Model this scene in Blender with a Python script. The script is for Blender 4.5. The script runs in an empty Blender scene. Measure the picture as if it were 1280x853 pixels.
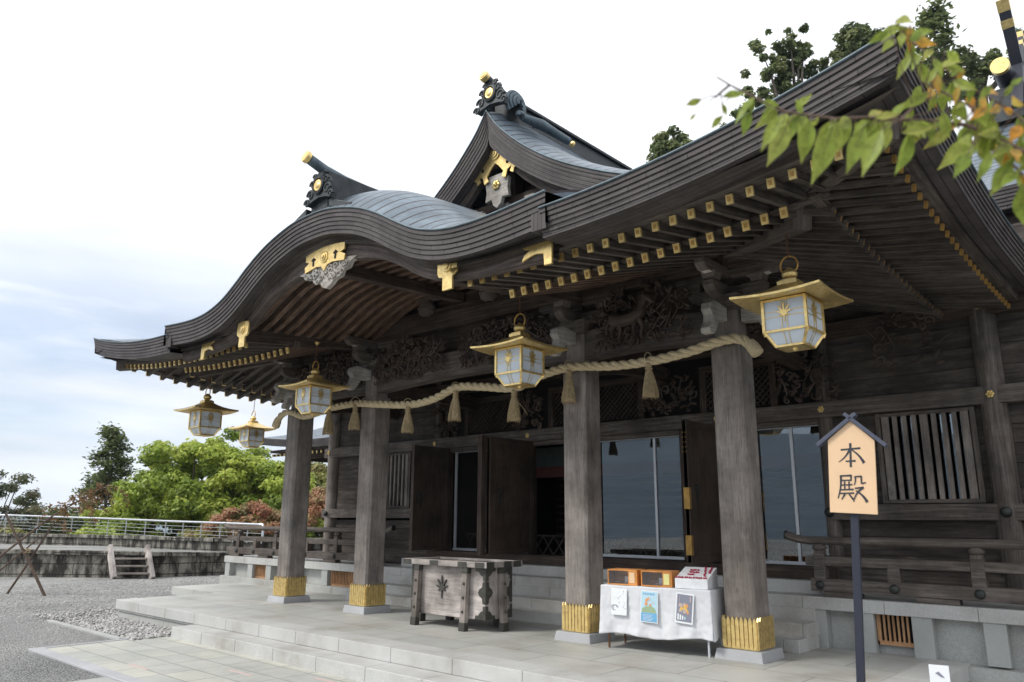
import bpy, bmesh, math, random
from mathutils import Vector, Matrix, noise
R = math.radians
random.seed(7)
SC = bpy.context.scene
COL = SC.collection
PI = math.pi

# ------------------------------------------------------------------ camera
cam_d = bpy.data.cameras.new('camera')
cam = bpy.data.objects.new('camera', cam_d); COL.objects.link(cam)
YAW, PITCH, ROLL = -0.735985, 0.226906, 0.0048227
cy, sy, cp, sp = math.cos(YAW), math.sin(YAW), math.cos(PITCH), math.sin(PITCH)
F = Vector((sy*cp, cy*cp, sp)); Rt = Vector((cy, -sy, 0)); U = Rt.cross(F)
R2 = Rt*math.cos(ROLL) + U*math.sin(ROLL); U2 = U*math.cos(ROLL) - Rt*math.sin(ROLL)
m = Matrix((R2, U2, -F)).transposed().to_4x4(); m.translation = Vector((0, 0, 1.53))
cam.matrix_world = m
cam_d.sensor_width = 36; cam_d.lens = 36*964.15/1280; cam_d.clip_end = 9000; cam_d.clip_start = 0.05
cam_d.dof.use_dof = True; cam_d.dof.focus_distance = 10.5; cam_d.dof.aperture_fstop = 3.2
SC.camera = cam
# ------------------------------------------------------------------ sky, sun, exposure
SUN_EL, SUN_AZ = R(46), R(212)       # azimuth from +Y clockwise
w = bpy.data.worlds.new('World'); SC.world = w; w.use_nodes = True
nt = w.node_tree; nt.nodes.clear()
def wn(t, **k):
    n = nt.nodes.new(t)
    for a, b in k.items(): setattr(n, a, b)
    return n
sky = wn('ShaderNodeTexSky', sky_type='NISHITA', sun_disc=False, sun_elevation=SUN_EL, sun_rotation=SUN_AZ, altitude=800)
tc = wn('ShaderNodeTexCoord'); mp = wn('ShaderNodeMapping'); mp.inputs['Scale'].default_value = (1.0, 1.0, 5.0)
n1 = wn('ShaderNodeTexNoise'); n1.inputs['Scale'].default_value = 1.9; n1.inputs['Detail'].default_value = 9; n1.inputs['Roughness'].default_value = .55
n1.inputs['Distortion'].default_value = .35
rp = wn('ShaderNodeValToRGB'); rp.color_ramp.elements[0].position = .36; rp.color_ramp.elements[0].color = (.18,.18,.18,1)
rp.color_ramp.elements[1].position = .60; rp.color_ramp.elements[1].color = (.93,.93,.93,1)
sx = wn('ShaderNodeSeparateXYZ'); mr = wn('ShaderNodeMapRange'); mr.inputs[1].default_value = 0.08; mr.inputs[2].default_value = 0.36
mx0 = wn('ShaderNodeMath', operation='MAXIMUM')
mix = wn('ShaderNodeMix', data_type='RGBA'); mix.inputs[7].default_value = (8.5, 8.75, 9.3, 1)
n2 = wn('ShaderNodeTexNoise'); n2.inputs['Scale'].default_value = 1.1; n2.inputs['Detail'].default_value = 7; n2.inputs['Roughness'].default_value = .5; L0 = nt.links.new
L0(mp.outputs[0], n2.inputs['Vector']); r2 = wn('ShaderNodeValToRGB'); L0(n2.outputs['Fac'], r2.inputs[0])
r2.color_ramp.elements[0].position = .40; r2.color_ramp.elements[0].color = (.60,.612,.635,1); r2.color_ramp.elements[1].position = .62; r2.color_ramp.elements[1].color = (.93,.932,.94,1)
mc = wn('ShaderNodeMix', data_type='RGBA'); mc.blend_type = 'MULTIPLY'; mc.inputs[0].default_value = 1; mc.inputs[7].default_value = (9.2, 9.3, 9.5, 1); L0(r2.outputs[0], mc.inputs[6]); L0(mc.outputs[2], mix.inputs[7])
bg = wn('ShaderNodeBackground'); bg.inputs['Strength'].default_value = .10
out = wn('ShaderNodeOutputWorld')
L = nt.links.new
L(tc.outputs['Generated'], mp.inputs[0]); L(mp.outputs[0], n1.inputs['Vector']); L(n1.outputs['Fac'], rp.inputs[0])
L(tc.outputs['Generated'], sx.inputs[0]); L(sx.outputs['Z'], mr.inputs[0])
mr.inputs[3].default_value = 0; mr.inputs[4].default_value = .985
L(rp.outputs[0], mx0.inputs[0]); L(mr.outputs[0], mx0.inputs[1])
dim = wn('ShaderNodeMix', data_type='RGBA'); dim.blend_type = 'MULTIPLY'; dim.inputs[0].default_value = 1; dim.inputs[7].default_value = (.56, .65, .74, 1)
L(sky.outputs[0], dim.inputs[6]); L(mx0.outputs[0], mix.inputs[0]); L(dim.outputs[2], mix.inputs[6]); L(mix.outputs[2], bg.inputs[0]); L(bg.outputs[0], out.inputs[0])
sd = bpy.data.lights.new('sun', 'SUN'); sd.energy = 1.4; sd.angle = R(14); sd.color = (1, .96, .9)
so = bpy.data.objects.new('sun', sd); COL.objects.link(so)
sdir = Vector((math.sin(SUN_AZ)*math.cos(SUN_EL), math.cos(SUN_AZ)*math.cos(SUN_EL), math.sin(SUN_EL)))
so.rotation_euler = sdir.to_track_quat('Z', 'Y').to_euler()
SC.view_settings.view_transform = 'Standard'; SC.view_settings.look = 'None'
SC.view_settings.gamma = 1; SC.view_settings.use_curve_mapping = False
SC.view_settings.exposure = 0.92
SC.cycles.use_denoising = True; SC.cycles.max_bounces = 7; SC.cycles.diffuse_bounces = 4; SC.cycles.glossy_bounces = 3
SC.cycles.transparent_max_bounces = 12; SC.cycles.transmission_bounces = 4; SC.cycles.caustics_reflective = False; SC.cycles.caustics_refractive = False

# ------------------------------------------------------------------ materials
def newmat(name):
    m = bpy.data.materials.new(name); m.use_nodes = True
    t = m.node_tree; b = t.nodes['Principled BSDF']
    return m, t, b
def ramp(t, src, stops):
    r = t.nodes.new('ShaderNodeValToRGB'); e = r.color_ramp.elements
    while len(e) < len(stops): e.new(.5)
    for i, (p, c) in enumerate(stops): e[i].position = p; e[i].color = (*c, 1) if len(c) == 3 else c
    t.links.new(src, r.inputs[0]); return r
def tex(t, kind, scale, vec=None, detail=5, rough=.6, sc3=None, dist=0):
    n = t.nodes.new(kind)
    if kind == 'ShaderNodeTexNoise':
        n.inputs['Detail'].default_value = detail; n.inputs['Roughness'].default_value = rough; n.inputs['Distortion'].default_value = dist
    n.inputs['Scale'].default_value = scale
    if vec is not None:
        if sc3:
            mm = t.nodes.new('ShaderNodeMapping'); mm.inputs['Scale'].default_value = sc3; t.links.new(vec, mm.inputs[0]); vec = mm.outputs[0]
        t.links.new(vec, n.inputs['Vector'])
    return n
def coords(t): return t.nodes.new('ShaderNodeTexCoord')
def bump(t, b, src, strength=.3, dist=.01, prev=None):
    n = t.nodes.new('ShaderNodeBump'); n.inputs['Strength'].default_value = strength; n.inputs['Distance'].default_value = dist
    t.links.new(src, n.inputs['Height'])
    if prev: t.links.new(prev.outputs[0], n.inputs['Normal'])
    t.links.new(n.outputs[0], b.inputs['Normal']); return n
def mixc(t, fac, a, bcol, mode='MIX'):
    n = t.nodes.new('ShaderNodeMix'); n.data_type = 'RGBA'; n.blend_type = mode
    for s, v in ((0, fac), (6, a), (7, bcol)):
        if hasattr(v, 'is_output'): t.links.new(v, n.inputs[s])
        else: n.inputs[s].default_value = v if s == 0 else (*v, 1)
    return n.outputs[2]
def wood(name, dark, mid, light, rough=.75, grain=26, blot=(.5, .8), spec=.3, bstr=.35):
    m, t, b = newmat(name); c = coords(t)
    g = tex(t, 'ShaderNodeTexNoise', 1, c.outputs['UV'], 7, .65, (1.3, grain, 1), .4)
    g2 = tex(t, 'ShaderNodeTexNoise', 1, c.outputs['UV'], 4, .6, (4, grain*3.5, 1))
    col = ramp(t, g.outputs['Fac'], [(.28, dark), (.5, mid), (.72, light)])
    big = tex(t, 'ShaderNodeTexNoise', 1.7, c.outputs['Object'], 5, .65)
    br = ramp(t, big.outputs['Fac'], [(.3, (.55,.55,.55)), (.62, (1.15,1.12,1.08))])
    fin = mixc(t, 1, col.outputs[0], br.outputs[0], 'MULTIPLY')
    fine = ramp(t, g2.outputs['Fac'], [(.3, (.80,.80,.80)), (.6, (1.05,1.05,1.05))])
    fin = mixc(t, 1, fin, fine.outputs[0], 'MULTIPLY')
    ck = tex(t, 'ShaderNodeTexNoise', 1, c.outputs['UV'], 3, .5, (.9, 22, 1), .15); cr = ramp(t, ck.outputs['Fac'], [(.455, (1,1,1)), (.47, (.42,.40,.38)), (.485, (1,1,1))])
    pl = tex(t, 'ShaderNodeTexNoise', .9, c.outputs['Object'], 6, .7); pr_ = ramp(t, pl.outputs['Fac'], [(.40, (.83,.77,.71)), (.60, (1.18,1.14,1.09))])
    fin = mixc(t, .75, fin, cr.outputs[0], 'MULTIPLY'); fin = mixc(t, 1, fin, pr_.outputs[0], 'MULTIPLY')
    t.links.new(fin, b.inputs['Base Color']); b.inputs['Roughness'].default_value = rough
    b.inputs['Specular IOR Level'].default_value = spec
    n = bump(t, b, g.outputs['Fac'], bstr, .006); bump(t, b, g2.outputs['Fac'], bstr*.7, .003, n)
    return m
M = {}
M['wood_dark'] = wood('wood_dark', (.030,.022,.019), (.066,.050,.043), (.125,.105,.095))
M['wood_soffit'] = wood('wood_soffit', (.042,.036,.033), (.095,.084,.078), (.185,.17,.16))
M['wood_rib'] = wood('wood_rib', (.06,.035,.024), (.15,.10,.075), (.27,.20,.165))
M['wood_pillar'] = wood('wood_pillar', (.19,.176,.17), (.25,.235,.228), (.315,.30,.293), grain=13, bstr=.25)
M['wood_grey'] = wood('wood_grey', (.058,.05,.046), (.12,.107,.10), (.21,.194,.185))
M['wood_barge'] = wood('wood_barge', (.045,.036,.034), (.10,.085,.08), (.20,.17,.16))
M['wood_wall'] = wood('wood_wall', (.030,.026,.023), (.068,.059,.054), (.14,.125,.115), grain=10)
M['wood_door'] = wood('wood_door', (.055,.040,.033), (.085,.066,.056), (.12,.096,.084), rough=.6)
M['wood_box'] = wood('wood_box', (.34,.325,.33), (.44,.425,.43), (.53,.515,.52), grain=9)
M['wood_orange'] = wood('wood_orange', (.50,.20,.05), (.62,.28,.08), (.70,.36,.13), rough=.45, bstr=.1)
M['wood_new'] = wood('wood_new', (.42,.24,.13), (.55,.34,.19), (.65,.44,.28), bstr=.15)
M['wood_carved'] = wood('wood_carved', (.035,.026,.022), (.085,.066,.057), (.17,.14,.125), grain=8)
M['wood_pale'] = wood('wood_pale', (.28,.28,.275), (.42,.42,.41), (.55,.55,.53))
def plain(name, col, rough=.6, metal=0, var=.12, scale=6, bs=.1, spec=.5):
    m, t, b = newmat(name); c = coords(t)
    n = tex(t, 'ShaderNodeTexNoise', scale, c.outputs['Object'], 6, .6)
    r = ramp(t, n.outputs['Fac'], [(.3, tuple(x*(1-var) for x in col)), (.7, tuple(min(1, x*(1+var)) for x in col))])
    t.links.new(r.outputs[0], b.inputs['Base Color']); b.inputs['Roughness'].default_value = rough; b.inputs['Metallic'].default_value = metal
    b.inputs['Specular IOR Level'].default_value = spec
    if bs: bump(t, b, n.outputs['Fac'], bs, .005)
    return m
M['wood_sign'] = plain('wood_sign', (.78,.54,.33), .5, 0, .04, 5, .05)
M['gold'] = plain('gold', (.86,.61,.25), .36, .75, .24, 17, .25)
M['gold_dull'] = plain('gold_dull', (.55,.33,.10), .45, .8, .25, 10, .2)
M['copper_brown'] = plain('copper_brown', (.20,.10,.055), .45, .6, .3, 12, .2)
M['iron'] = plain('iron', (.045,.05,.045), .55, .6, .3, 10, .2)
M['iron_green'] = plain('iron_green', (.08,.078,.068), .6, .5, .3, 10, .2)
M['bronze'] = plain('bronze', (.055,.06,.062), .5, .6, .3, 8, .3)
M['bronze_blue'] = plain('bronze_blue', (.11,.145,.165), .5, .5, .3, 8, .3)
M['white_glass'] = plain('white_glass', (.66,.72,.78), .35, 0, .03, 3, 0)
M['black_paint'] = plain('black_paint', (.035,.037,.05), .45, 0, .1, 20, 0)
M['sign_blue'] = plain('sign_blue', (.022,.026,.042), .5, 0, .1, 20, .05)
M['sign_roof'] = plain('sign_roof', (.07,.078,.115), .5, 0, .1, 20, .05)
M['rail_grey'] = plain('rail_grey', (.42,.44,.45), .5, .3, .05, 4, 0)
M['alu'] = plain('alu', (.62,.64,.66), .4, .3, .05, 4, 0)
M['steel'] = plain('steel', (.72,.73,.75), .28, .9, .05, 4, 0)
M['paper'] = plain('paper', (.82,.84,.85), .6, 0, .03, 9, 0)
M['straw'] = plain('straw', (.56,.455,.285), .85, 0, .2, 40, .5, .2)
M['straw_dark'] = plain('straw_dark', (.40,.31,.18), .9, 0, .25, 30, .5, .2)
M['red'] = plain('red', (.38,.02,.06), .5)
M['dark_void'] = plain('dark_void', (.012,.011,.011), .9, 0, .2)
M['curtain'] = plain('curtain', (.08,.10,.09), .8)
M['curtain_red'] = plain('curtain_red', (.13,.035,.03), .8)
M['plastic_white'] = plain('plastic_white', (.78,.79,.80), .5)
for k, v in dict(ink_blue=(.16,.42,.66), ink_sky=(.48,.68,.78), ink_orange=(.72,.34,.15), ink_green=(.33,.44,.27), ink_grey=(.24,.25,.31), ink_yellow=(.8,.52,.10), ink_pink=(.55,.44,.41), ink_dark=(.05,.06,.10), ink_pale=(.52,.62,.66), ink_lemon=(.75,.70,.28)).items():
    M[k] = plain(k, v, .6, 0, .05, 30, 0)
def cloth_mat():
    m, t, b = newmat('cloth_white'); c = coords(t)
    wv = tex(t, 'ShaderNodeTexNoise', 300, c.outputs['Object'], 2)
    b.inputs['Base Color'].default_value = (.68,.69,.71,1); b.inputs['Roughness'].default_value = .85
    bump(t, b, wv.outputs['Fac'], .15, .002); return m
M['cloth'] = cloth_mat()
def granite(name, c1, c2, speck=160, joints=None, stain=.25, rough=.7, vec='UV'):
    m, t, b = newmat(name); c = coords(t)
    n = tex(t, 'ShaderNodeTexNoise', speck, c.outputs['Object'], 3, .8)
    r = ramp(t, n.outputs['Fac'], [(.36, c1), (.6, c2)])
    st = tex(t, 'ShaderNodeTexNoise', 1.1, c.outputs['Object'], 7, .62)
    sr = ramp(t, st.outputs['Fac'], [(.32, (1-stain*.8, 1-stain*.9, 1-stain*1.05)), (.47, (.93,.92,.90)), (.62, (1.05,1.05,1.04))])
    col = mixc(t, 1, r.outputs[0], sr.outputs[0], 'MULTIPLY')
    if joints:
        w_, h_, mo, fac = joints
        br = t.nodes.new('ShaderNodeTexBrick'); br.inputs['Scale'].default_value = 1; br.offset = fac
        br.inputs['Brick Width'].default_value = w_; br.inputs['Row Height'].default_value = h_; br.inputs['Mortar Size'].default_value = mo
        br.inputs['Mortar Smooth'].default_value = .2; br.inputs['Bias'].default_value = 0
        br.inputs['Color1'].default_value = (.88,.9,.9,1); br.inputs['Color2'].default_value = (1.06,1.04,1.02,1); br.inputs['Mortar'].default_value = (.42,.42,.40,1)
        t.links.new(c.outputs[vec], br.inputs['Vector'])
        col = mixc(t, 1, col, br.outputs['Color'], 'MULTIPLY')
    t.links.new(col, b.inputs['Base Color']); b.inputs['Roughness'].default_value = rough
    bb = bump(t, b, n.outputs['Fac'], .12, .003)
    if joints:
        inv = t.nodes.new('ShaderNodeMath'); inv.operation = 'SUBTRACT'; inv.inputs[0].default_value = 1; t.links.new(br.outputs['Fac'], inv.inputs[1])
        bump(t, b, inv.outputs[0], .5, .006, bb)
    return m
M['granite'] = granite('granite', (.30,.31,.30), (.50,.51,.50))
M['granite_floor'] = granite('granite_floor', (.37,.375,.36), (.52,.525,.505), 130, (1.1, .82, .007, .5), .34, .55, 'Object')
M['granite_step'] = granite('granite_step', (.38,.385,.375), (.58,.58,.565), 130, None, .36)
M['granite_plinth'] = granite('granite_plinth', (.33,.34,.36), (.50,.51,.53), 170, None, .15)
M['granite_green'] = granite('granite_green', (.33,.335,.32), (.49,.495,.475), 90, None, .42)
def stained(name):
    m, t, b = newmat(name); c = coords(t)
    n = tex(t, 'ShaderNodeTexNoise', 60, c.outputs['Object'], 4, .7)
    r = ramp(t, n.outputs['Fac'], [(.35, (.20,.185,.155)), (.65, (.42,.40,.34))])
    st = tex(t, 'ShaderNodeTexNoise', 1, c.outputs['UV'], 8, .68, (2.6, .9, 1), .3)
    sr = ramp(t, st.outputs['Fac'], [(.44, (.09,.08,.075)), (.60, (1,1,1))])
    br = t.nodes.new('ShaderNodeTexBrick'); br.inputs['Scale'].default_value = 1
    br.inputs['Brick Width'].default_value = 1.1; br.inputs['Row Height'].default_value = .33; br.inputs['Mortar Size'].default_value = .018
    br.inputs['Color1'].default_value = (.8,.8,.8,1); br.inputs['Color2'].default_value = (1.1,1.1,1.1,1); br.inputs['Mortar'].default_value = (.25,.25,.22,1)
    t.links.new(c.outputs['UV'], br.inputs['Vector'])
    col = mixc(t, 1, r.outputs[0], sr.outputs[0], 'MULTIPLY'); col = mixc(t, 1, col, br.outputs['Color'], 'MULTIPLY')
    t.links.new(col, b.inputs['Base Color']); b.inputs['Roughness'].default_value = .85; bump(t, b, n.outputs['Fac'], .4, .02)
    return m
M['stone_stained'] = stained('stone_stained')
def gravel(name, a, b_, c_, scale=22):
    m, t, b = newmat(name); c = coords(t)
    v = tex(t, 'ShaderNodeTexVoronoi', scale, c.outputs['Object'])
    v2 = tex(t, 'ShaderNodeTexVoronoi', scale*2.7, c.outputs['Object'])
    r = ramp(t, v.outputs['Color'], [(.1, a), (.5, b_), (.9, c_)])
    n = tex(t, 'ShaderNodeTexNoise', .35, c.outputs['Object'], 8, .65)
    nr = ramp(t, n.outputs['Fac'], [(.35, (.72,.73,.72)), (.62, (1.1,1.1,1.08))])
    col = mixc(t, 1, r.outputs[0], nr.outputs[0], 'MULTIPLY')
    r2 = ramp(t, v2.outputs['Distance'], [(.0, (1.1,1.1,1.1)), (.6, (.55,.55,.55))])
    col = mixc(t, .7, col, r2.outputs[0], 'MULTIPLY')
    t.links.new(col, b.inputs['Base Color']); b.inputs['Roughness'].default_value = .95; b.inputs['Specular IOR Level'].default_value = .2
    bump(t, b, v.outputs['Distance'], .8, -.03); return m
M['gravel'] = gravel('gravel', (.24,.24,.235), (.37,.37,.36), (.52,.515,.50))
M['gravel_fine'] = gravel('gravel_fine', (.24,.24,.238), (.35,.35,.347), (.48,.48,.47), 38)
M['pebble'] = plain('pebble', (.46,.45,.435), .85, 0, .45, 5, .3)
def brickish(name, c1, c2, mort, bw, rh, ms, rough=.55, metal=0, noise_sc=(.8,1.2), bd=.012, spec=.4, streak=None):
    m, t, b = newmat(name); c = coords(t)
    br = t.nodes.new('ShaderNodeTexBrick'); br.inputs['Scale'].default_value = 1; br.offset = .5
    br.inputs['Brick Width'].default_value = bw; br.inputs['Row Height'].default_value = rh; br.inputs['Mortar Size'].default_value = ms; br.inputs['Mortar Smooth'].default_value = .3
    br.inputs['Color1'].default_value = (*c1, 1); br.inputs['Color2'].default_value = (*c2, 1); br.inputs['Mortar'].default_value = (*mort, 1)
    t.links.new(c.outputs['UV'], br.inputs['Vector'])
    n = tex(t, 'ShaderNodeTexNoise', 2.2, c.outputs['Object'], 7, .65)
    nr = ramp(t, n.outputs['Fac'], [(.3, (noise_sc[0],)*3), (.68, (noise_sc[1],)*3)])
    col = mixc(t, 1, br.outputs['Color'], nr.outputs[0], 'MULTIPLY')
    f = tex(t, 'ShaderNodeTexNoise', 1, c.outputs['UV'], 5, .6, (2, 40, 1))
    fr = ramp(t, f.outputs['Fac'], [(.3, (.75,.75,.75)), (.65, (1.12,1.12,1.12))])
    col = mixc(t, 1, col, fr.outputs[0], 'MULTIPLY')
    t.links.new(col, b.inputs['Base Color']); b.inputs['Roughness'].default_value = rough; b.inputs['Metallic'].default_value = metal
    b.inputs['Specular IOR Level'].default_value = spec
    inv = t.nodes.new('ShaderNodeMath'); inv.operation = 'SUBTRACT'; inv.inputs[0].default_value = 1; t.links.new(br.outputs['Fac'], inv.inputs[1])
    a = bump(t, b, inv.outputs[0], .6, bd); bump(t, b, f.outputs['Fac'], .2, .004, a)
    return m
M['copper_roof'] = brickish('copper_roof', (.13,.17,.205), (.175,.22,.26), (.10,.12,.14), .62, .19, .006, .42, .25, (.62,1.38))
def seams(m, row=.19, w_=.11):
    t = m.node_tree; b = t.nodes['Principled BSDF']; c = coords(t); sp_ = t.nodes.new('ShaderNodeSeparateXYZ'); t.links.new(c.outputs['UV'], sp_.inputs[0])
    d_ = t.nodes.new('ShaderNodeMath'); d_.operation = 'DIVIDE'; d_.inputs[1].default_value = row; t.links.new(sp_.outputs['Y'], d_.inputs[0])
    f_ = t.nodes.new('ShaderNodeMath'); f_.operation = 'FRACT'; t.links.new(d_.outputs[0], f_.inputs[0])
    l_ = t.nodes.new('ShaderNodeMath'); l_.operation = 'LESS_THAN'; l_.inputs[1].default_value = w_; t.links.new(f_.outputs[0], l_.inputs[0])
    src = b.inputs['Base Color'].links[0].from_socket; o_ = mixc(t, l_.outputs[0], src, (.035,.024,.024)); t.links.new(o_, b.inputs['Base Color'])
seams(M['copper_roof'], .19, .15)
M['fascia'] = brickish('fascia', (.060,.050,.049), (.088,.075,.073), (.02,.017,.017), .42, .0555, .004, .62, 0, (.6,1.3))
def glass():
    m = bpy.data.materials.new('window_glass'); m.use_nodes = True; t = m.node_tree; t.nodes.clear()
    o = t.nodes.new('ShaderNodeOutputMaterial'); mx = t.nodes.new('ShaderNodeMixShader'); tr = t.nodes.new('ShaderNodeBsdfTransparent'); gl = t.nodes.new('ShaderNodeBsdfGlossy')
    tr.inputs[0].default_value = (.62,.66,.68,1); gl.inputs['Roughness'].default_value = .015; gl.inputs['Color'].default_value = (.9,.95,1,1)
    fr = t.nodes.new('ShaderNodeFresnel'); fr.inputs[0].default_value = 1.52
    ma = t.nodes.new('ShaderNodeMath'); ma.operation = 'MULTIPLY_ADD'; ma.inputs[1].default_value = 2.4; ma.inputs[2].default_value = .07
    t.links.new(fr.outputs[0], ma.inputs[0]); t.links.new(ma.outputs[0], mx.inputs[0]); t.links.new(tr.outputs[0], mx.inputs[1]); t.links.new(gl.outputs[0], mx.inputs[2]); t.links.new(mx.outputs[0], o.inputs[0])
    return m
M['glass'] = glass(); M['glass_clear'] = glass(); M['glass_clear'].name = 'clear_glass'; M['glass_clear'].node_tree.nodes['Transparent BSDF'].inputs[0].default_value = (.95,.95,.95,1)
def leafmat(name, cols, trans=.35, rough=.5):
    m, t, b = newmat(name); c = coords(t); s = t.nodes.new('ShaderNodeSeparateXYZ'); t.links.new(c.outputs['UV'], s.inputs[0])
    k = len(cols); r = ramp(t, s.outputs[0], [(i/(k-1), cols[i]) for i in range(k)])
    mo = tex(t, 'ShaderNodeTexNoise', 55 if name == 'leaf_cherry' else 1.5, c.outputs['Object'], 4, .6); mr_ = ramp(t, mo.outputs['Fac'], [(.32, (.68,.66,.6)), (.62, (1.15,1.12,1.05))]); col = mixc(t, 1, r.outputs[0], mr_.outputs[0], 'MULTIPLY')
    t.links.new(col, b.inputs['Base Color']); b.inputs['Roughness'].default_value = rough; b.inputs['Specular IOR Level'].default_value = .3
    o = t.nodes['Material Output']; tl = t.nodes.new('ShaderNodeBsdfTranslucent'); t.links.new(col, tl.inputs[0])
    mx = t.nodes.new('ShaderNodeMixShader'); mx.inputs[0].default_value = trans
    t.links.new(b.outputs[0], mx.inputs[1]); t.links.new(tl.outputs[0], mx.inputs[2]); t.links.new(mx.outputs[0], o.inputs[0])
    return m
M['leaf_maple'] = leafmat('leaf_maple', [(.15,.22,.04), (.28,.38,.06), (.40,.50,.085), (.52,.56,.13)])
M['leaf_mixed'] = leafmat('leaf_mixed', [(.12,.15,.05), (.24,.27,.08), (.34,.30,.11), (.36,.23,.11)])
M['leaf_red'] = leafmat('leaf_red', [(.16,.19,.08), (.28,.26,.12), (.40,.24,.14), (.44,.19,.13)])
M['leaf_conifer'] = leafmat('leaf_conifer', [(.08,.11,.055), (.14,.185,.08), (.21,.26,.11), (.30,.33,.15)], .45)
M['leaf_dull'] = leafmat('leaf_dull', [(.07,.09,.05), (.13,.16,.085), (.19,.20,.12), (.28,.24,.14)])
M['leaf_brown'] = leafmat('leaf_brown', [(.13,.08,.04), (.22,.13,.06), (.30,.17,.09), (.20,.19,.09)])
M['leaf_cherry'] = leafmat('leaf_cherry', [(.17,.27,.045), (.31,.40,.075), (.46,.47,.13), (.66,.31,.04)], .5, .4)
M['bark'] = plain('bark', (.10,.08,.065), .9, 0, .4, 12, .6)
M['twig'] = plain('twig', (.13,.085,.065), .8, 0, .3, 30, .3)
M['bark_brown'] = plain('bark_brown', (.11,.075,.055), .9, 0, .4, 10, .5)
M['forest'] = plain('forest', (.045,.075,.045), .95, 0, .4, .05, 0, .1)
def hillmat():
    m, t, b = newmat('hill_forest_haze'); c = coords(t)
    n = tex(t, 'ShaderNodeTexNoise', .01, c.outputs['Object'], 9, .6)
    r = ramp(t, n.outputs['Fac'], [(.3, (.10,.135,.16)), (.7, (.17,.21,.235))]); t.links.new(r.outputs[0], b.inputs['Base Color']); b.inputs['Roughness'].default_value = 1  # distance haze painted in: blue-grey mixed into the forest green
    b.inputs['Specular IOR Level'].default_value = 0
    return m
M['hill'] = hillmat()

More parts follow.
